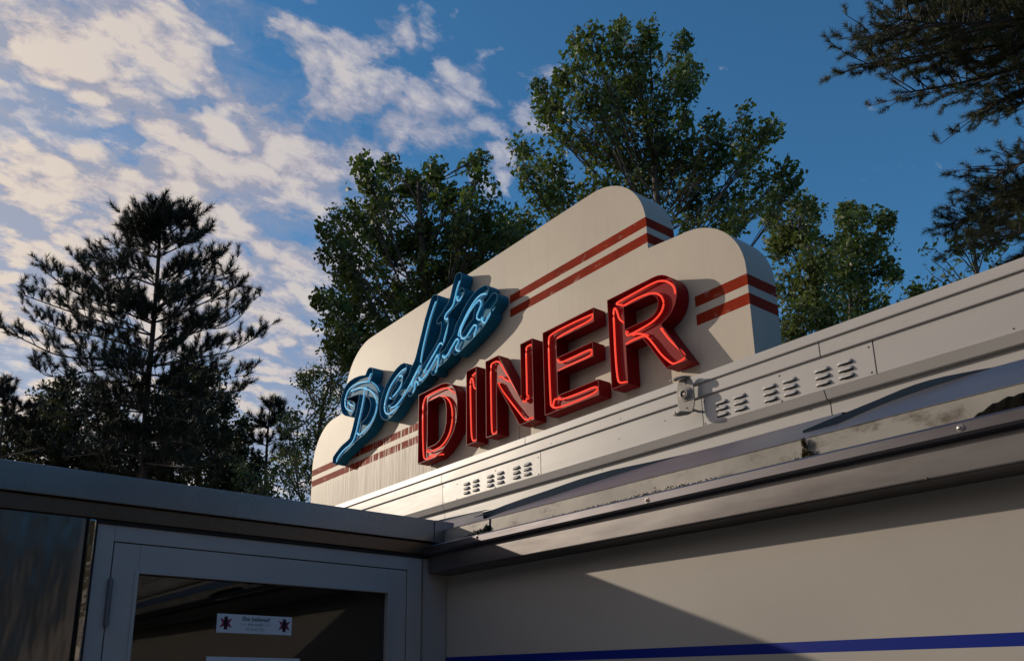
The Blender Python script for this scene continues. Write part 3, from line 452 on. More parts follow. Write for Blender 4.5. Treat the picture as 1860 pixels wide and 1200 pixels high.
# leaf litter and moss caught behind the gutter lip
def clump(name, cx, cy, cz, rx, ry, rz, n, mt, seed, size=.006):
    rg = np.random.default_rng(seed); p = rg.normal(0, .45, (n, 3)); p *= np.minimum(1, 1 / np.maximum(1e-6, np.linalg.norm(p, axis=1)))[:, None]
    c = p * np.array([rx, ry, rz]) + np.array([cx, cy, cz]); c[:, 2] = np.maximum(c[:, 2], 2.03)
    a = rg.normal(0, 1, (n, 3)); a /= np.linalg.norm(a, axis=1)[:, None]; b = np.cross(a, rg.normal(0, 1, (n, 3))); b /= np.linalg.norm(b, axis=1)[:, None]
    s = size * rg.uniform(.5, 1.5, (n, 1)); v = np.stack([c - a * s, c + b * s * .4, c + a * s, c - b * s * .4], 1)
    return v.reshape(-1, 3)
M['moss'] = leafmat('dead_moss', (0.030, 0.022, 0.012), (0.09, 0.075, 0.03), .9, .1)
M['greenmoss'] = leafmat('green_moss', (0.008, 0.022, 0.014), (0.03, 0.06, 0.03), .9, .1)
def gx(px, py, Y): d = ray(px, py); return d.x * Y / d.y, 1.6 + d.z * Y / d.y
parts = []
x, z = gx(1462, 808, 1.585); parts.append(clump('', x, 1.583, 2.075, .012, .006, .012, 160, None, 1, .0045)); parts.append(clump('', x + .014, 1.580, 2.064, .018, .006, .010, 200, None, 2, .0045)); parts.append(clump('', x - .018, 1.580, 2.062, .014, .006, .008, 120, None, 3, .0045)); parts.append(clump('', x - .002, 1.585, 2.096, .004, .005, .018, 120, None, 13, .004))
for a, b, hgt in ((1050, 1165, .006), (1140, 1215, .010), (990, 1075, .004)):
    xa, z = gx(a, 915 - (a - 1050) * .225, 1.56); xb, z2 = gx(b, 0, 1.56)
    parts.append(clump('', (xa + xb) / 2, 1.565, 2.060, abs(xb - xa) * .7, .012, hgt, 420, None, a, .004))
v = np.concatenate(parts); tag(fast_mesh('gutter_litter', v, 4, M['moss']), 'dry moss and leaf litter caught between gutter lip and flange', kind='stuff')
x, z = gx(850, 958, 1.59)
v = np.concatenate([clump('', -2.045, 1.585, 2.068, .05, .016, .016, 500, None, 5, .005), clump('', -2.10, 1.59, 2.062, .06, .02, .012, 400, None, 6, .005), clump('', -2.01, 1.588, 2.078, .016, .012, .016, 260, None, 7, .005)])
tag(fast_mesh('green_moss', v, 4, M['greenmoss']), 'green moss packed in the corner where the two roofs meet', kind='stuff')
# dark heap of wet leaves at the right
n = 60; m = MB(); prof = []
for i in range(n + 1):
    x = -.66 + .5 * i / n; t = i / n; hgt = .042 * min(1, (t * 4.2) ** 1.5) * (1 if t < .75 else 1 - (t - .75) * 1.2) + .0022 * math.sin(i * 2.1) + .0015 * math.sin(i * 5.3)
    prof.append((x, max(.001, hgt)))
vs = []
for x, hgt in prof: vs += [(x, 1.535, 2.038), (x, 1.553, 2.040 + hgt * .85), (x, 1.566, 2.044 + hgt), (x, YF - .001, 2.046 + hgt)]
m.add(vs, [(i * 4 + k, i * 4 + 4 + k, i * 4 + 5 + k, i * 4 + 1 + k) for i in range(n) for k in range(3)])
M['wetleaf'] = mat('wet_black_leaves', (0.006, 0.005, 0.004), .9, spec=.05, bump=(60, .004))
tag(m.build('wet_leaf_heap', M['wetleaf']), 'black heap of wet leaves in the gutter at the right', kind='stuff')

# ------------------------------------------------------------------ entrance vestibule
ves = empty('entrance_vestibule', (-3.3, .6, -.1), 'low dark metal entrance vestibule with flat roof and grey glazed door', 'entrance')
VX = XW; Y0 = -1.5
m = MB(); m.box(VX - .02, VX + .0, Y0, .4535, -.1, 2.022); m.build('stainless_panel', M['steel'], ves)
# a wavier sheet in front, real dents
m = MB(); n1, n2 = 60, 40; vs = []
for i in range(n1 + 1):
    for j in range(n2 + 1):
        y = Y0 + (.4515 - Y0) * i / n1; z = 1.0 + 1.02 * j / n2
        dd = .0022 * math.sin(y * 26 + math.sin(z * 6) * 1.5) * (.4 + .6 * math.sin(z * 3.2) ** 2) + .002 * math.sin(y * 11 + z * 4)
        vs.append((VX + .010 + dd, y, z))
m.add(vs, [(i * (n2 + 1) + j, (i + 1) * (n2 + 1) + j, (i + 1) * (n2 + 1) + j + 1, i * (n2 + 1) + j + 1) for i in range(n1) for j in range(n2)], True); m.build('buckled_sheet', M['steel'], ves)
m = MB(); m.box(VX + .001, VX + .020, .4575, .4755, -.1, 2.019); m.build('corner_trim', M['mirror'], ves, bevel=.004)
m = MB(); m.box(VX - .02, VX + .004, .4537, .4573, -.1, 2.02); m.box(VX - .02, VX + .003, .4757, .4835, -.1, 2.015); m.build('panel_joint', M['dark'], ves)
# fascia and trim
FX = -2.252
m = MB(); m.box(VX - .03, FX, Y0, 1.548, 2.067, 2.143); m.build('roof_fascia', M['fascia'], ves, bevel=.002)
m = MB(); m.add([(FX + .0015, 1.549, 2.0665), (FX + .0015, 1.549, 2.1435), (FX + .0015, 1.632, 2.1425), (FX + .0015, 1.622, 2.103), (FX + .0015, 1.586, 2.066),
                 (VX - .03, 1.549, 2.0665), (VX - .03, 1.549, 2.1435), (VX - .03, 1.632, 2.1425), (VX - .03, 1.622, 2.103), (VX - .03, 1.586, 2.066)],
                [(0, 1, 2, 3, 4), (5, 9, 8, 7, 6), (0, 5, 6, 1), (1, 6, 7, 2), (2, 7, 8, 3), (3, 8, 9, 4), (4, 9, 5, 0)]); m.build('fascia_end', M['fascia'], ves, bevel=.0015)
m = MB(); m.box(VX - .03, VX + .0125, Y0, 1.545, 2.0235, 2.066); m.build('trim_band', M['trim'], ves, bevel=.002)
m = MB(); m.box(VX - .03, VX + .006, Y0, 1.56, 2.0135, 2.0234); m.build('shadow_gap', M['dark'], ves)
m = MB(); m.box(-4.6, VX - .031, Y0, YW - .001, 2.10, 2.140); m.build('roof', M['rubber'], ves)
m = MB(); m.box(-4.6, -4.5, Y0, YW - .002, -.1, 2.10); m.box(-4.5, VX - .03, Y0, Y0 + .1, -.1, 2.10); m.box(-4.5, VX - .05, Y0 + .1, YW - .002, 2.06, 2.099); m.build('inner_wall', mat('dark_interior', (.018, .016, .016), .8), ves)
# door frame: jambs and head, each a box, butted
m = MB(); fx0, fx1 = VX - .04, VX + .0
m.box(fx0, fx1, .4837, .5285, -.1, 2.013); m.box(fx0, fx1, .5287, 1.4605, 1.9695, 2.013); m.box(fx0, fx1, 1.4607, 1.5165, -.1, 2.013)
m.build('door_frame', M['frame'], ves, bevel=.0012)
m = MB(); m.box(fx0, VX + .004, 1.5172, 1.5195, -.1, 2.012); m.build('frame_bead', M['mirror'], ves)
m = MB(); m.box(fx0, VX - .001, 1.5197, YW - .001, -.1, 2.06); m.build('corner_post', M['frame'], ves, bevel=.001)
m = MB(); m.box(fx0 - .004, fx0 - .001, .484, 1.5165, -.1, 2.01); 
door = MB(); dx0, dx1 = VX - .038, VX - .0015
door.box(dx0, dx1, .5315, .6005, -.07, 1.9665); door.box(dx0, dx1, 1.388, 1.4575, -.07, 1.9665)
door.box(dx0, dx1, .6007, 1.3878, 1.892, 1.9665); door.box(dx0, dx1, .6007, 1.3878, -.07, .18)
d = door.build('door', M['frame'], ves, bevel=.001)
m = MB(); m.box(dx1 - .012, dx1 + .0035, .592, .602, .17, 1.899); m.box(dx1 - .012, dx1 + .0035, .6022, 1.3868, 1.889, 1.899); m.box(dx1 - .012, dx1 + .0035, 1.387, 1.397, .17, 1.899); m.build('glazing_bead', M['frame'], d, bevel=.001)
m = MB(); m.box(dx0 + .012, dx0 + .018, .602, 1.3866, .182, 1.8885); m.build('glass', M['glass'], d)
m = MB(); m.box(dx0 - .003, dx0 - .001, .529, .5313, -.1, 1.969); m.box(dx0 - .003, dx0 - .001, 1.4577, 1.4603, -.1, 1.969); m.box(dx0 - .003, dx0 - .001, .5313, 1.4577, 1.9667, 1.969); m.build('door_gap', M['dark'], ves)
def hinge(zt, zb):
    h = MB(); yc = .530; n = 5; L = (zt - zb) / n
    for k in range(n): h.tube([(VX + .006, yc, zt - k * L - .0008), (VX + .006, yc, zt - (k + 1) * L + .0008)], .0068, 12)
    h.tube([(VX + .006, yc, zt + .003), (VX + .006, yc, zb - .003)], .004, 10)
    h.build('hinge', mat('dull_hinge_metal', (.16, .165, .19), .45, metal=.7), d)
hinge(1.868, 1.746)

# ------------------------------------------------------------------ notices behind the door glass
def text(body, size, loc, mt, parent, shear=0, name='lettering', bold=0, xs=1.0):
    cu = bpy.data.curves.new(name, 'FONT'); cu.body = body; cu.size = size; cu.shear = shear; cu.align_x = 'CENTER'; cu.align_y = 'CENTER'; cu.extrude = .0001; cu.offset = bold
    t = bpy.data.objects.new(name, cu); dg = bpy.context.evaluated_depsgraph_get(); COL.objects.link(t); dg.update()
    me = bpy.data.meshes.new_from_object(t.evaluated_get(bpy.context.evaluated_depsgraph_get())); bpy.data.objects.remove(t)
    mw = Matrix(((0, 0, 1, loc[0]), (xs, 0, 0, loc[1]), (0, 1, 0, loc[2]), (0, 0, 0, 1))); me.transform(mw)
    me.materials.clear(); me.materials.append(mt); o = bpy.data.objects.new(name, me); COL.objects.link(o)
    if parent: o.parent = parent
    return o
PX_ = dx0 + .0195
M['paper'] = mat('white_paper', (.60, .62, .66), .7); M['ink'] = mat('navy_ink', (.02, .025, .05), .7); M['inkred'] = mat('maroon_print', (.22, .03, .06), .7); M['inkgrey'] = mat('grey_ink', (.18, .18, .18), .7)
pm = MB(); pm.box(PX_, PX_ + .0012, .8335, 1.064, 1.7435, 1.7965); sign1 = pm.build('door_notice', M['paper'])
tag(sign1, 'white slogan strip with a maroon medical star at each end, on the door glass', 'notice')
tx = PX_ + .0014
text('She believed', .017, (tx, .949, 1.7845), M['ink'], sign1, .25, bold=.0003)
text('she could', .012, (tx, .949, 1.7700), M['ink'], sign1, .25)
text('SO SHE DID', .011, (tx, .949, 1.7555), M['inkgrey'], sign1, 0)
m = MB(); m.box(tx, tx + .0002, .902, .921, 1.7695, 1.7703); m.box(tx, tx + .0002, .977, .996, 1.7695, 1.7703); m.build('rule', M['ink'], sign1)
for cy, mt in ((.860, 'inkred'), (1.040, 'inkred')):
    m = MB(); c = Vector((tx, cy, 1.771)); L, hw = .0195, .0052
    pts = []
    for k in range(6):
        a = math.radians(90 + 60 * k)
        for da, rr in ((-1, L), (1, L)):
            ux, uz = math.cos(a), math.sin(a); pts.append((cy + ux * L * .95 - uz * hw * da * -1, 1.771 + uz * L * .95 + ux * hw * da * -1 * -1))
        an = math.radians(90 + 60 * k + 30); pts.append((cy + math.cos(an) * hw * 2.0, 1.771 + math.sin(an) * hw * 2.0))
    pts3 = [(tx + .0001, p[0], p[1]) for p in pts]; m.add(pts3, [tuple(range(len(pts3)))]); o = m.build('medical_star', M[mt], sign1)
    s = MB(); s.add([(tx + .0003, cy - .0012, 1.757), (tx + .0003, cy + .0012, 1.757), (tx + .0003, cy + .0012, 1.785), (tx + .0003, cy - .0012, 1.785)], [(0, 1, 2, 3)])
    zz = [(tx + .0005, cy + .0045 * math.sin(i * .9), 1.759 + .0022 * i) for i in range(12)]; s.tube(zz, .0007, 5); s.build('snake_staff', M['ink'], o)
pm = MB(); pm.box(PX_, PX_ + .0012, .811, 1.096, 1.47, 1.677); s2 = pm.build('door_notice', M['paper'])
tag(s2, 'larger white sheet on the door glass cut by the bottom edge of the photo', 'notice')

# ------------------------------------------------------------------ sign
YS, YB = 2.70, 2.897
sign = empty('rooftop_sign', (-3.665, 2.8, 2.712), 'stepped cream rooftop sign with brown stripes, blue script and red neon letters', 'sign')
r1 = .335
out = [(-5.606, 2.735), ] + arc(-5.606 + r1, 3.540 - r1, r1, 180, 90) + [(-5.110, 3.540)] + arc(-5.110 + r1 + .02, 4.012 - r1 - .02, r1 + .02, 180, 90) + arc(-2.212 - r1, 4.008 - r1, r1, 90, 0) + [(-2.212, 3.543)] + arc(-1.725 - r1 + .03, 3.545 - r1 + .01, r1 - .03 + .0, 90, 0) + [(-1.725, 2.735)]
m = MB(); m.prism([out], YS, YB); board = m.build('sign_board', M['sign'], sign, bevel=.003)
m = MB(); m.box(-3.14, -3.138, YS - .0012, YS, 2.722, 3.1); m.box(-2.13, -2.128, YS - .0012, YS, 2.722, 2.86); m.build('board_joint', mat('joint_shadow', (.10, .075, .055), .8), sign)
m = MB(); 
for x, z in ((-1.905, 2.757), (-2.05, 2.80)): m.tube([(x, YS - .001, z), (x - .004, YS - .012, z + .004), (x - .006, YS - .013, z + .016)], .0018, 6)
m.build('hook', M['screwdark'], sign)

def inset(loop, d):                       # miter inset; d > 0 shrinks an anticlockwise loop
    n = len(loop); o = []
    for i in range(n):
        p0, p1, p2 = (Vector(loop[(i + k - 1) % n]) for k in range(3))
        a = (p1 - p0).normalized(); b = (p2 - p1).normalized(); na = Vector((-a.y, a.x)); nb = Vector((-b.y, b.x)); k = na + nb
        q = k / max(.35, k.dot(k) / 2) if k.length > 1e-6 else na
        o.append((p1.x + q.x * d, p1.y + q.y * d))
    return o
def area(l): return .5 * sum(l[i][0] * l[(i + 1) % len(l)][1] - l[(i + 1) % len(l)][0] * l[i][1] for i in range(len(l)))
YFR = 2.614
def letter(loops, tubes, bodymat, tubemat, lab, depth=.080, t=.0028, fl=.026, tr=.0043, name='channel_letter'):
    outer = loops[0] if area(loops[0]) > 0 else loops[0][::-1]
    holes = [h if area(h) < 0 else h[::-1] for h in loops[1:]]
    L = [outer] + holes; I = [inset(l, t) for l in L]
    m = MB(); yb = YFR + depth; yf = YFR + fl
    for l, i in zip(L, I):
        n = len(l)
        m.add([(x, yb, z) for x, z in l] + [(x, YFR, z) for x, z in l] + [(x, YFR, z) for x, z in i] + [(x, yf, z) for x, z in i],
              [(r * n + k, r * n + (k + 1) % n, (r + 1) * n + (k + 1) % n, (r + 1) * n + k) for r in range(3) for k in range(n)])
    for ls, y, rev in ((I, yf, False), (L, yb, True)):
        flat = [p for l in ls for p in l]; tris = tessellate_polygon([[Vector((p[0], p[1], 0)) for p in l] for l in ls])
        m.add([(x, y, z) for x, z in flat], [tuple(reversed(q)) if rev else tuple(q) for q in tris])
    o = m.build(name, bodymat, sign); o['label'] = lab
    # stand-off pins to the board
    xs = [p[0] for p in outer]; zs = [p[1] for p in outer]
    for tb in tubes:
        sm_ = smooth_line([(x, YFR + .012, z) for x, z in tb], 2)
        e0 = sm_[0].copy(); e1 = sm_[-1].copy(); e0.y = yf - .001; e1.y = yf - .001
        k = MB(); k.tube([e0] + sm_ + [e1], tr, 8); k.build('neon_tube', tubemat, o)
        if len(tb) > 3:
            gl = MB(); q = sm_[len(sm_) // 2]; gl.tube([q + Vector((0, .004, 0)), Vector((q.x, yf, q.z))], .003, 6); gl.build('tube_support', M['glasspost'], o)
    return o
M['glasspost'] = mat('glass_post', (.35, .3, .3), .15)
zt, zb = 3.3305, 2.8895
RED = dict(bodymat=M['redbody'], tubemat=M['redtube'])
dO = [(-3.986, zb), (-3.80, zb), (-3.735, 2.912), (-3.67, 2.953), (-3.617, 3.003), (-3.590, 3.058), (-3.582, 3.12), (-3.583, 3.185), (-3.600, 3.245), (-3.640, 3.295), (-3.690, 3.321), (-3.74, zt), (-3.986, zt)]
dI = [(-3.885, 2.967), (-3.80, 2.970), (-3.755, 2.985), (-3.712, 3.022), (-3.692, 3.075), (-3.689, 3.15), (-3.700, 3.205), (-3.728, 3.243), (-3.765, 3.257), (-3.885, 3.257)]
letter([dO, dI], LT['D'], lab='red neon letter D, first of the red word', **RED)
letter([[(-3.495, zb), (-3.401, zb), (-3.401, zt), (-3.495, zt)]], LT['I'], lab='red neon letter I, plain upright bar', **RED)
letter([[(-3.317, zb), (-3.222, zb), (-3.222, 3.172), (-3.040, zb), (-2.927, zb), (-2.927, zt), (-3.022, zt), (-3.022, 3.020), (-3.205, zt), (-3.317, zt)]], LT['N'], lab='red neon letter N between the I and the E', **RED)
letter([[(-2.847, zb), (-2.478, zb), (-2.478, 2.966), (-2.749, 2.966), (-2.749, 3.088), (-2.503, 3.088), (-2.503, 3.162), (-2.749, 3.162), (-2.749, 3.258), (-2.488, 3.258), (-2.488, zt), (-2.847, zt)]], LT['E'], lab='red neon letter E with three arms', **RED)
rO = [(-2.400, 2.8915), (-2.302, 2.8915), (-2.302, 3.071), (-2.205, 3.071), (-2.088, 2.8935), (-1.978, 2.8935), (-2.100, 3.098)] + arc(-2.122, 3.2155, .1165, -70, 90, 14) + [(-2.400, 3.332)]
rI = [(-2.302, 3.148), (-2.17, 3.150)] + arc(-2.160, 3.2045, .0525, -80, 85, 10) + [(-2.302, 3.258)]
letter([rO, rI], LT['R'], lab='red neon letter R, last and nearest of the red word', **RED)
BLUE = dict(bodymat=M['bluebody'], tubemat=M['bluetube'], tr=.0048)
letter(LO['Delta_D'], LT['Delta_D'], lab='blue neon script capital D with a long tail', name='script_letter', **BLUE)
letter(LO['Delta_rest'], LT['Delta_rest'], lab='blue neon script letters elta joined in one piece', name='script_lettering', **BLUE)
m = MB()
for x, z in ((-3.9, 2.93), (-3.63, 3.2), (-3.45, 2.93), (-3.45, 3.28), (-3.27, 2.94), (-3.0, 2.94), (-2.97, 3.28), (-2.8, 2.93), (-2.6, 2.93), (-2.78, 3.29), (-2.35, 2.92), (-2.04, 2.93), (-2.33, 3.29), (-4.74, 3.3), (-5.0, 3.5), (-4.2, 3.45), (-3.85, 3.7), (-3.4, 3.6)):
    m.tube([(x, YFR + .078, z), (x, YS, z)], .006, 8)
m.build('standoff_pins', M['screwdark'], sign)

# ------------------------------------------------------------------ old lamp bracket on the roof band
bx, by, bz = gx(1245, 718, 2.405)[0], 2.405, gx(1245, 718, 2.405)[1]
br = empty('lamp_bracket', (bx, by, bz), 'empty cast metal lamp bracket with two curved tabs, clipped to the white roof edge', 'bracket')
fr = Vector((.10, -.99, -.05)).normalized(); rt = fr.cross(Vector((0, 0, 1))).normalized() * -1; upv = Vector((0, 0, 1)); cen = Vector((bx, by, bz))
def bl(a, b, c): return cen + rt * a + upv * b + fr * c
m = MB(); n = 28; hw, hh = .037, .078
fvs = []; bvs = []
for k in range(n):
    a = 2 * math.pi * k / n; ca, sa = math.cos(a), math.sin(a)
    xx = hw * (abs(ca) ** .8) * (1 if ca > 0 else -1); zz = hh * (abs(sa) ** .75) * (1 if sa > 0 else -1) * .98
    cv = -.010 * (zz / hh) ** 2 * 0
    fvs.append(bl(xx, zz, .0 + cv)); bvs.append(bl(xx, zz, -.005 + cv))
m.add(fvs + bvs, [tuple(range(n)), tuple(reversed(range(n, 2 * n)))] + [(k, n + k, n + (k + 1) % n, (k + 1) % n) for k in range(n)]); m.build('plate', M['socket'], br, bevel=.001)
m = MB(); m.disc(bl(0, .004, 0), fr, .028, .004, 28); m.disc(bl(0, .004, .004), fr, .021, .006, 28); m.build('boss', M['socket'], br, bevel=.0012)
ring = MB(); m2 = MB(); m2.disc(bl(0, .004, .0102), fr, .013, .0006, 20); m2.build('hole', M['dark'], br)
ring.tube([bl(.0145 * math.cos(a), .004 + .0145 * math.sin(a), .011) for a in [2 * math.pi * k / 24 for k in range(25)]], .0028, 8); ring.build('hole_rim', M['socket'], br)
sc = MB(); sc.disc(bl(.002, .003, .011), fr, .0062, .002, 12); sc.build('centre_screw', M['screw'], br)
for b_ in (.056, -.050, .046, -.068):
    s = MB(); s.disc(bl(.006 if b_ > 0 else .002, b_, .0002), fr, .0036, .0008, 10); s.build('mount_hole', M['screwdark'], br)
for sgn, ln in ((1, .074), (-1, .060)):
    m = MB(); tv = []; n = 12
    for i in range(n + 1):
        t = i / n; wdt = .033 * math.sqrt(max(0.0, 1 - t ** 2.6)) + .0006; zz = sgn * (hh * .93 + .007 * math.sin(min(1, t * 1.6) * math.pi * .5)) - sgn * .012 * t * t
        for s_ in (-1, -.5, 0, .5, 1): tv.append(bl(wdt * s_ - ln * t * .42, zz - sgn * .006 * s_ * s_, .002 + ln * t * .45))
    m.add(tv, [(i * 5 + k, i * 5 + 5 + k, i * 5 + 6 + k, i * 5 + 1 + k) for i in range(n) for k in range(4)], True); o = m.build('tab', M['socket'], br)
    so = o.modifiers.new('s', 'SOLIDIFY'); so.thickness = .003
m = MB(); m.tube([bl(0, .045, -.004), (bx + .02, 2.432, bz + .045)], .005, 8); m.tube([bl(.012, -.055, -.004), (bx + .02, 2.448, bz - .06)], .005, 8); m.tube([bl(.01, -.062, -.012), bl(.022, -.062, -.012)], .006, 10); m.tube([bl(.01, .055, -.012), bl(.024, .055, -.012)], .005, 10); m.build('clamp', M['socket'], br)

# ------------------------------------------------------------------ trees
def leaf_quads(c, size, rg, aspect=.62, droop=.35):
    n = len(c); a = rg.normal(0, 1, (n, 3)); a[:, 2] -= droop; a /= np.linalg.norm(a, axis=1)[:, None]
    b = np.cross(a, rg.normal(0, 1, (n, 3))); b /= np.linalg.norm(b, axis=1)[:, None]; nn = np.cross(a, b)
    s = size * rg.uniform(.4, 1.6, (n, 1)); f = s * .16
    return np.stack([c - a * s * .5, c - a * s * .08 + b * s * aspect * .5 + nn * f, c + a * s * .55, c - a * s * .08 - b * s * aspect * .5 + nn * f], 1).reshape(-1, 3)
def broadleaf(name, lab, depth, trunkpx, lobes, leafmat_, leaf=.07, per=60, dens=1.0, spread=.55, seed=1, group=None, trunk_r=.13, cat='tree', twigr=.012, depthr=None):
    """lobes: (px, py, radius px) of each bough's foliage; trunkpx: pixels of the stem from low to high"""
    rg = np.random.default_rng(seed); sc = depth / FPX
    tp = [at(x, y, depth) for x, y in trunkpx]; base = Vector((tp[0].x, tp[0].y, -.1)); stem = smooth_line([base] + tp, 1)
    root = empty(name, base, lab, cat, group)
    fw = Vector(RC.col[1]); tb = MB(); tb.tube(stem, trunk_r, 9, trunk_r * .18)
    leaves = []
    for (px, py, r) in lobes:
        R = r * sc; dz = rg.uniform(-1, 1) * (depthr if depthr else 1.6)
        c = at(px, py, depth + dz * .8); 
        # start of the bough: a point on the stem below it
        stl = smooth_line(stem, 2); hz = lambda p: math.hypot(p.x - c.x, p.y - c.y)
        cand = min(stl[1:-1], key=lambda p: abs((c.z - p.z) - .2 - .85 * hz(p)))
        mid = cand.lerp(c, .5) + Vector(rg.normal(0, .12, 3).tolist()) + Vector((0, 0, -.10 * (c - cand).length))
        bough = smooth_line([cand, mid, c + Vector((0, 0, R * .3))], 2); tb.tube(bough, max(.012, trunk_r * .12), 6, .006)
        nt_ = max(6, int(17 * dens * (r / 50) ** 1.7))
        for _ in range(nt_):
            q = Vector(rg.normal(0, 1, 3).tolist()).normalized() * R * (rg.uniform(0, 1) ** .42) * 1.02
            e = c + Vector((q.x, q.y, q.z * 1.02)); s = bough[rg.integers(len(bough) // 3, len(bough))]
            tw = [s, s.lerp(e, .6) + Vector(rg.normal(0, .06, 3).tolist()), e]; tb.tube(smooth_line(tw, 1), twigr, 4, .004, cap=False)
            k = int(per * rg.uniform(.5, 1.4)); cl = rg.normal(0, 1, (k, 3)); cl /= np.maximum(1, np.linalg.norm(cl, axis=1) / 1.5)[:, None]
            leaves.append(np.array(e)[None] + cl * spread * .24 * rg.uniform(.7, 1.2)
                          - (np.array(e - s)[None] * rg.uniform(0, .45, (k, 1))))
    tb.build('trunk', M['bark'], root)
    c = np.concatenate(leaves); fast_mesh('crown', leaf_quads(c, leaf, rg), 4, leafmat_, root)
    return root
def needles(tip, d, L, n, nl, rg, width, ang=.75):
    """brush of needles along the last L metres of a shoot that ends at tip and points along d"""
    d = np.array(d); t = rg.uniform(0, 1, n); base = np.array(tip)[None] - d[None] * (L * t)[:, None]
    r = rg.normal(0, 1, (n, 3)); r -= (r @ d)[:, None] * d[None]; r /= np.linalg.norm(r, axis=1)[:, None]
    a = ang * rg.uniform(.55, 1.15, n); v = d[None] * np.cos(a)[:, None] + r * np.sin(a)[:, None]
    e = base + v * (nl * rg.uniform(.75, 1.15, n))[:, None]; s = np.cross(v, rg.normal(0, 1, (n, 3))); s /= np.linalg.norm(s, axis=1)[:, None]
    return np.stack([base - s * width * .5, base + s * width * .5, e], 1).reshape(-1, 3)
def pine(name, lab, depth, trunkpx, boughs, mt, seed=1, trunk_r=.13, tuft=.26, nl=.16, nn=46, width=.010, sub=.75, step=.22, group=None, rise=.5, dz=1.6, drop=.0, basexy=None, ang=.75, bt_=.006, dup=False):
    rg = np.random.default_rng(seed); tp = [at(x, y, depth) for x, y in trunkpx]
    base = Vector((tp[0].x, tp[0].y, -.1)) if basexy is None else Vector((*basexy, -.1))
    stem = smooth_line([base] + tp, 1); root = empty(name, base, lab, 'pine tree', group)
    tb = MB(); tb.tube(stem, trunk_r, 10, trunk_r * .2); tb.build('trunk', M['pinebark'], root)
    br = MB(); nd_ = []
    def twig(a, b, r0):
        br.tube([a, a.lerp(b, .5) + Vector(rg.normal(0, .02, 3).tolist()), b], r0, 4, r0 * .5, cap=False)
    if dup:
        boughs = boughs + [[pts[0]] + [(pts[0][0] + (x - pts[0][0]) * .62 + rg.uniform(-12, 12), pts[0][1] + (y - pts[0][1]) * .62 + rg.uniform(-14, 10)) for x, y in pts[1:]] for pts in boughs]
    for pts in boughs:
        dd = rg.uniform(-1, 1) * dz; P_ = []
        for i, (x, y) in enumerate(pts): P_.append(at(x, y, depth + dd * i / max(1, len(pts) - 1)))
        line = smooth_line(P_, 2); tot = sum((b - a).length for a, b in zip(line[:-1], line[1:])); br.tube(line, .010 + bt_ * tot, 6, .006, cap=False)
        acc = 0; nxt = tot * .12; side = 1
        for a, b in zip(line[:-1], line[1:]):
            seg = (b - a).length; dirv = (b - a).normalized()
            while acc + seg > nxt:
                t = (nxt - acc) / seg; p = a.lerp(b, t); frac = nxt / tot
                ln = sub * (1.15 - .55 * frac) * rg.uniform(.3, 1.5) * min(1, tot / 2.0)
                for s_ in (side, ) if rg.uniform() < .35 else (side, -side):
                    lat = dirv.cross(Vector((0, 0, 1))).normalized() * s_ * rg.uniform(.3, 1.0) + dirv * rg.uniform(.5, .9) + Vector((0, 0, rise * rg.uniform(.4, 1.3)))
                    lat.normalize(); e = p + lat * ln; twig(p, e, .009)
                    k = max(1, int(ln / .26))
                    for j in range(k + 1):
                        f = (j + 1) / (k + 1); q = p.lerp(e, f); dv = (lat + Vector(rg.normal(0, .5, 3).tolist()) + Vector((0, 0, rise * .8))).normalized()
                        tip = q + dv * tuft * rg.uniform(.6, 1.1)
                        if j < k: br.tube([q, tip], .005, 3, .003, cap=False)
                        nd_.append(needles(tip, dv, tuft, nn, nl, rg, width, ang))
                side = -side; nxt += step * rg.uniform(.7, 1.3)
            acc += seg
        dv = (line[-1] - line[-3]).normalized() if len(line) > 3 else Vector((0, 0, 1)); dv = (dv + Vector((0, 0, rise * .5))).normalized()
        nd_.append(needles(line[-1] + dv * .12, dv, tuft * 1.2, int(nn * 1.3), nl, rg, width, ang))
    br.build('branches', M['pinebark'], root)
    fast_mesh('needles', np.concatenate(nd_), 3, mt, root)
    return root

broadleaf('poplar_tree', 'dense green poplar behind the blue script word', 14, [(780, 900), (775, 560), (765, 420), (760, 330)],
    [(668, 318, 34), (655, 292, 16), (690, 370, 48), (705, 300, 18), (735, 330, 30), (765, 345, 40), (800, 310, 28), (815, 350, 40), (845, 370, 34), (878, 320, 26), (872, 290, 12), (890, 380, 42), (935, 400, 32), (960, 400, 16),
     (655, 400, 40), (605, 400, 24), (590, 420, 14), (640, 450, 50), (700, 440, 60), (770, 430, 62), (840, 440, 62), (900, 440, 52), (945, 440, 34), (610, 480, 36), (650, 520, 56), (720, 520, 66), (790, 500, 62),
     (600, 545, 30), (580, 545, 14), (640, 590, 50), (700, 590, 60), (760, 560, 56), (840, 500, 50), (610, 620, 34), (650, 650, 48), (700, 660, 50), (590, 590, 20)],
    M['leafA'], leaf=.085, per=42, dens=1.15, spread=.45, seed=3, trunk_r=.14)
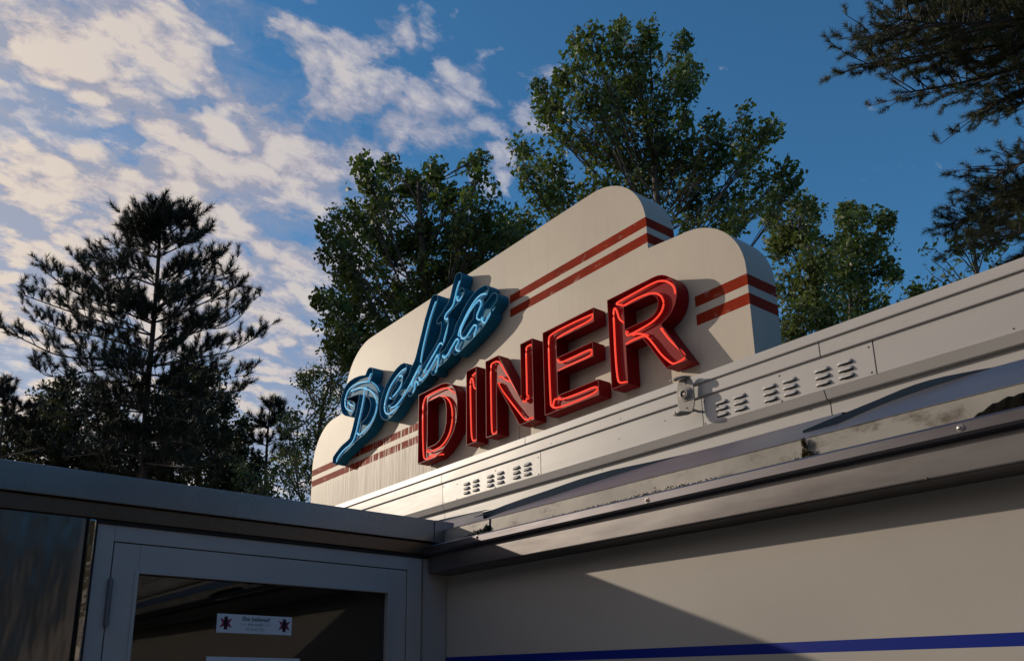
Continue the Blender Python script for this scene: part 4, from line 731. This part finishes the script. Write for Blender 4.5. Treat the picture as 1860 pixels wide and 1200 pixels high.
broadleaf('aspen_tree', 'tallest open-crowned aspen rising behind the top of the sign', 17, [(1205, 900), (1200, 560), (1195, 330), (1165, 180), (1150, 80)],
    [(1128, 52, 22), (1115, 80, 34), (1062, 88, 14), (1075, 62, 12), (1140, 110, 44), (1180, 52, 20), (1186, 85, 26), (1240, 78, 18), (1250, 110, 30), (1262, 138, 22), (1045, 112, 18), (1042, 75, 14), (1150, 150, 44), (1085, 130, 20), (1240, 150, 30),
     (1018, 140, 16), (1030, 155, 26), (975, 155, 12), (995, 170, 16), (1060, 190, 40), (1120, 200, 50), (1190, 190, 50), (1255, 170, 26), (1245, 215, 30), (975, 195, 10), (1000, 225, 32), (1050, 250, 46), (1115, 265, 56), (1190, 265, 56), (1255, 265, 40), (1290, 225, 14),
     (955, 270, 26), (935, 262, 14), (990, 290, 36), (1315, 240, 20), (1320, 280, 24), (1285, 305, 36), (945, 312, 18), (965, 330, 22), (1010, 340, 40), (1080, 330, 50), (1150, 340, 60), (1220, 340, 60), (1290, 350, 40), (1000, 385, 24),
     (1360, 205, 14), (1370, 232, 20), (1400, 238, 15), (1355, 270, 22), (1378, 290, 16), (1410, 235, 9), (1430, 300, 16), (1448, 320, 12), (1432, 325, 10), (1395, 322, 15), (1360, 335, 26), (1320, 380, 34), (1350, 395, 22), (1260, 400, 40), (1190, 400, 40), (1090, 385, 30), (1330, 420, 16)],
    M['leafB'], leaf=.105, per=30, dens=1.2, spread=.56, seed=5, trunk_r=.13)
broadleaf('yellowing_tree', 'smaller yellowing tree directly right of the sign end', 19, [(1515, 900), (1490, 620), (1480, 480), (1460, 400)],
    [(1405, 368, 16), (1435, 365, 22), (1465, 372, 14), (1395, 400, 24), (1440, 410, 40), (1480, 385, 16), (1420, 450, 36), (1470, 450, 40), (1400, 430, 18), (1430, 510, 44), (1480, 520, 44), (1450, 570, 50), (1420, 590, 30), (1500, 590, 50)],
    M['leafC'], leaf=.10, per=44, dens=1.25, spread=.6, seed=8, trunk_r=.10)
broadleaf('dark_tree', 'darker round tree between the yellowing tree and the bare branches', 21, [(1570, 900), (1545, 620), (1545, 500), (1540, 430)],
    [(1500, 480, 40), (1495, 540, 40), (1480, 430, 24), (1530, 385, 14), (1545, 378, 12), (1545, 410, 26), (1575, 395, 20), (1605, 400, 12), (1520, 440, 34), (1565, 450, 44), (1605, 440, 22), (1535, 500, 50), (1590, 500, 40), (1612, 480, 16), (1550, 560, 50), (1600, 555, 30), (1625, 500, 8), (1605, 600, 26), (1560, 600, 40)],
    M['leafB'], leaf=.11, per=40, dens=1.3, spread=.62, seed=9, trunk_r=.10)
broadleaf('young_maple', 'pale green young maple left of the sign above the dark fascia', 15, [(560, 980), (575, 860), (580, 760), (600, 690)],
    [(600, 650, 20), (625, 655, 24), (565, 680, 12), (548, 690, 9), (590, 690, 28), (620, 710, 36), (570, 730, 34), (540, 760, 22), (600, 770, 46), (520, 770, 10), (560, 800, 44), (520, 820, 34), (600, 840, 46), (550, 860, 44), (500, 855, 34), (470, 880, 30), (600, 900, 36), (640, 640, 20), (530, 900, 30), (440, 850, 18)],
    M['leafD'], leaf=.060, per=40, dens=1.15, spread=.5, seed=12, trunk_r=.08)
# pine at the left
T0 = [(258, 900), (262, 800), (268, 700), (278, 600), (286, 500), (290, 430), (291, 402)]
bL = [[(291, 435), (250, 415), (240, 402)], [(291, 415), (320, 405), (328, 398)], [(290, 440), (235, 425), (222, 405)], [(290, 435), (330, 410), (348, 392)], [(291, 410), (284, 396), (282, 388)], [(291, 410), (305, 400), (308, 392)], [(290, 420), (265, 405), (262, 398)],
      [(290, 470), (230, 450), (190, 452)], [(290, 465), (345, 440), (368, 425)], [(288, 500), (215, 480), (180, 478)], [(288, 450), (260, 430), (232, 430)], [(289, 455), (320, 440), (350, 440)],
      [(286, 520), (230, 500), (180, 515), (150, 480), (140, 470)], [(286, 530), (340, 500), (385, 480), (400, 462)], [(286, 510), (350, 480), (380, 470)], [(284, 560), (200, 530), (150, 520), (125, 520)],
      [(284, 560), (350, 525), (400, 500), (415, 490)], [(282, 590), (210, 560), (130, 530), (90, 500), (82, 492)], [(282, 585), (350, 560), (410, 530), (435, 515)], [(284, 575), (250, 540), (215, 530)], [(283, 570), (320, 545), (350, 545)],
      [(280, 610), (200, 590), (110, 560), (55, 540), (38, 535)], [(278, 640), (180, 610), (110, 600), (60, 580)], [(278, 620), (340, 590), (400, 600), (440, 575), (450, 550)],
      [(276, 640), (340, 610), (420, 560), (445, 535)], [(274, 660), (190, 650), (110, 650), (50, 620), (8, 600)], [(274, 660), (180, 670), (90, 690), (60, 660)],
      [(274, 665), (350, 650), (420, 640), (460, 615), (478, 608)], [(272, 680), (340, 690), (400, 690), (450, 680)], [(270, 700), (200, 690), (140, 700), (100, 720)], [(268, 720), (340, 730), (420, 730), (445, 700)],
      [(266, 750), (190, 740), (110, 760)], [(266, 760), (330, 760), (400, 780)], [(262, 800), (200, 800), (140, 810)], [(262, 800), (330, 800), (380, 820)], [(268, 700), (235, 720), (180, 735)], [(260, 830), (200, 820), (120, 830)], [(260, 840), (330, 835), (410, 850)], [(266, 740), (220, 735), (150, 745)], [(264, 780), (320, 770), (390, 750)], [(264, 790), (230, 790), (180, 780)], [(272, 690), (240, 670), (200, 665)], [(275, 650), (310, 640), (350, 600)], [(282, 590), (260, 570), (230, 555)], [(260, 850), (290, 840), (330, 850)], [(260, 860), (220, 850), (170, 850)], [(268, 700), (300, 705), (350, 715)]]
pine('pine_tree', 'tall young pine standing clear against the cloudy sky at the left', 15.5, T0, bL, M['needle'], seed=21, tuft=.22, nl=.135, nn=85, width=.010, sub=.42, step=.27, dz=2.0, ang=.78, trunk_r=.085, rise=.85, dup=True, bt_=.0035)
broadleaf('oak_tree', 'dark olive oak low behind the right side of the left pine', 20, [(370, 980), (360, 860), (355, 760), (350, 700)],
    [(345, 665, 24), (320, 690, 34), (375, 690, 34), (350, 730, 48), (300, 740, 36), (410, 740, 34), (340, 790, 56), (400, 800, 50), (300, 800, 46), (440, 820, 40), (380, 850, 56), (300, 860, 50), (430, 880, 40), (250, 830, 40), (450, 770, 24), (200, 760, 40), (230, 880, 50), (290, 780, 40), (260, 720, 26), (470, 850, 30), (480, 900, 40)],
    M['leafE'], leaf=.09, per=75, dens=1.6, spread=.6, seed=31, trunk_r=.14)
broadleaf('oak_tree', 'dark oak low at the far left edge of the photo', 21, [(80, 980), (90, 860), (100, 760)],
    [(120, 705, 30), (170, 720, 34), (90, 740, 46), (150, 770, 50), (40, 770, 40), (200, 770, 40), (100, 800, 60), (20, 820, 50), (170, 830, 56), (70, 850, 50), (220, 830, 40), (240, 780, 30), (10, 770, 34), (200, 870, 50), (130, 870, 50)],
    M['leafE'], leaf=.09, per=75, dens=1.6, spread=.6, seed=33, trunk_r=.14)
pine('pine_sapling', 'small pine with sparse tufts between the big left pine and the young maple', 17, [(480, 960), (482, 880), (485, 800), (490, 745)],
    [[(490, 760), (495, 745), (492, 735)], [(489, 780), (470, 765), (460, 758)], [(489, 775), (505, 762), (512, 752)], [(486, 810), (500, 800), (515, 790)], [(486, 810), (460, 800), (440, 790)], [(484, 840), (510, 830), (520, 820)], [(484, 850), (450, 840), (420, 835)], [(483, 870), (440, 880), (410, 870)]],
    M['needle'], seed=41, trunk_r=.06, tuft=.24, nl=.16, nn=130, width=.012, sub=.4, step=.25, dz=.6)
pine('pine_sapling', 'small pine top poking in at the left edge under the big boughs', 18, [(-10, 960), (-5, 860), (5, 760), (10, 715)],
    [[(8, 740), (20, 715), (28, 700)], [(8, 730), (5, 710), (8, 690)], [(5, 760), (35, 745), (50, 735)], [(5, 770), (-30, 750), (-40, 740)], [(2, 800), (40, 785), (70, 775)], [(0, 830), (50, 820), (90, 810)], [(8, 735), (-12, 715), (-15, 705)]],
    M['needle'], seed=43, trunk_r=.06, tuft=.24, nl=.16, nn=130, width=.012, sub=.4, step=.25, dz=.6)
# white pine at the right
bR = [[(2150, 70), (1950, 60), (1860, 80), (1780, 120)], [(2150, 270), (1950, 270), (1860, 290), (1790, 330)], [(2150, 420), (1950, 390), (1870, 400), (1790, 410)], [(2150, -60), (1900, -30), (1770, -10), (1670, -8)], [(2150, 20), (1900, 30), (1795, 40), (1710, 45), (1630, 35)], [(2150, 60), (1900, 70), (1795, 85), (1690, 100), (1610, 110), (1560, 118)], [(2150, 40), (1900, 50), (1790, 70), (1670, 75), (1580, 70)], [(2150, 100), (1900, 110), (1825, 130), (1750, 150), (1670, 165), (1640, 168)], [(2150, 130), (1930, 130), (1875, 160), (1805, 185), (1790, 205)], [(2150, 0), (1900, 0), (1795, 10), (1710, 20)], [(2150, 150), (1950, 160), (1905, 170), (1845, 190)], [(2150, 10), (1950, 20), (1895, 60), (1835, 90)], [(2150, -20), (1950, -10), (1895, 20), (1785, 50), (1760, 70)], [(2150, 290), (1950, 300), (1905, 320), (1835, 350), (1790, 385), (1720, 408)], [(2150, 320), (1950, 325), (1905, 350), (1845, 385), (1795, 420)], [(2150, 360), (1950, 370), (1915, 390), (1845, 430)], [(2150, 400), (1950, 400), (1925, 420), (1875, 450)], [(2150, 340), (1970, 330), (1900, 340), (1865, 350)]]
pine('white_pine', 'big white pine reaching in from the right edge with long dark boughs', 9.5, [(2180, 1000), (2170, 500), (2150, 0), (2140, -400)], bR, M['needleG'], seed=51, trunk_r=.24, tuft=.15, nl=.082, nn=105, width=.0055, sub=.72, step=.075, rise=.28, dz=1.3, ang=1.05, bt_=.004)
# half-bare tree behind the roof at the right
bt = empty('bare_tree', tuple(at(1790, 900, 15).to_2d()) + (-.1,), 'thin half-bare tree with pale twigs behind the white roof edge', 'tree')
rg = np.random.default_rng(61); tb = MB(); base = Vector((bt.location.x, bt.location.y, -.1)); tb.tube([base, at(1785, 620, 15), at(1775, 500, 15), at(1768, 440, 15)], .07, 8, .02); lv = []
for pts in ([(1785, 560), (1740, 500), (1715, 470), (1695, 448)], [(1780, 540), (1735, 505), (1690, 470)], [(1780, 520), (1760, 470), (1740, 440), (1738, 425)], [(1775, 500), (1790, 450), (1800, 425)], [(1785, 560), (1740, 530), (1700, 505), (1692, 498)], [(1775, 500), (1745, 465), (1730, 455)],
            [(1790, 580), (1740, 545), (1700, 525), (1660, 535)], [(1785, 545), (1820, 500), (1845, 480)], [(1780, 520), (1800, 490), (1830, 450)], [(1740, 530), (1722, 510), (1712, 490)], [(1776, 500), (1765, 470), (1762, 450)]):
    ln = smooth_line([at(x, y, 15 + rg.uniform(-.3, .3)) for x, y in pts], 2); tb.tube(ln, .016, 5, .004, cap=False)
    for p in ln[len(ln) // 3::2]:
        e = p + Vector(rg.normal(0, .14, 3).tolist()) + Vector((0, 0, .10)); tb.tube([p, e], .005, 4, .002, cap=False)
        if rg.uniform() < (.55 if p.x > at(1735, 470, 15).x else .12): lv.append(np.array(e)[None] + rg.normal(0, .09, (26, 3)))
    if pts[-1] == (1660, 535): lv += [np.array(p)[None] + rg.normal(0, .10, (60, 3)) for p in ln[-5:]]
tb.build('trunk', M['bark'], bt); fast_mesh('crown', leaf_quads(np.concatenate(lv), .085, rg), 4, M['leafA'], bt)
# woodland out of view, added to darken reflections in the metal and the glass
rg = np.random.default_rng(71); pts = []
for a in np.radians(np.arange(-115, 75, 4.5)):
    if abs(math.degrees(a) + 153) < 30: continue
    rad = rg.uniform(17, 24); c = np.array([rad * math.cos(a), rad * math.sin(a), 0]); H = rg.uniform(6, 11)
    q = rg.normal(0, 1, (900, 3)) * np.array([1.5, 1.5, H * .24]) + c + np.array([0, 0, H * .48]); q[:, 2] = np.maximum(q[:, 2], .0); pts.append(q)
o = fast_mesh('woodland', leaf_quads(np.concatenate(pts), .62, rg, .8), 4, M['leafW']); tag(o, 'unseen woodland added for the reflections', kind='stuff')
# undergrowth that fills in below the crowns, out of sight behind the roofs from the photograph's spot
rg = np.random.default_rng(81); pts = []
for px in range(-100, 2150, 45):
    dist = rg.uniform(13, 19); b = at(px, 900, dist); H = rg.uniform(1.4, 2.4)
    q = rg.normal(0, 1, (420, 3)) * np.array([.9, .9, H * .35]) + np.array([b.x, b.y, H * .6]); q[:, 2] = np.clip(q[:, 2], -.05, 3.4); pts.append(q)
o = fast_mesh('undergrowth', leaf_quads(np.concatenate(pts), .26, rg, .7), 4, M['leafE']); tag(o, 'undergrowth beneath the trees', kind='stuff')
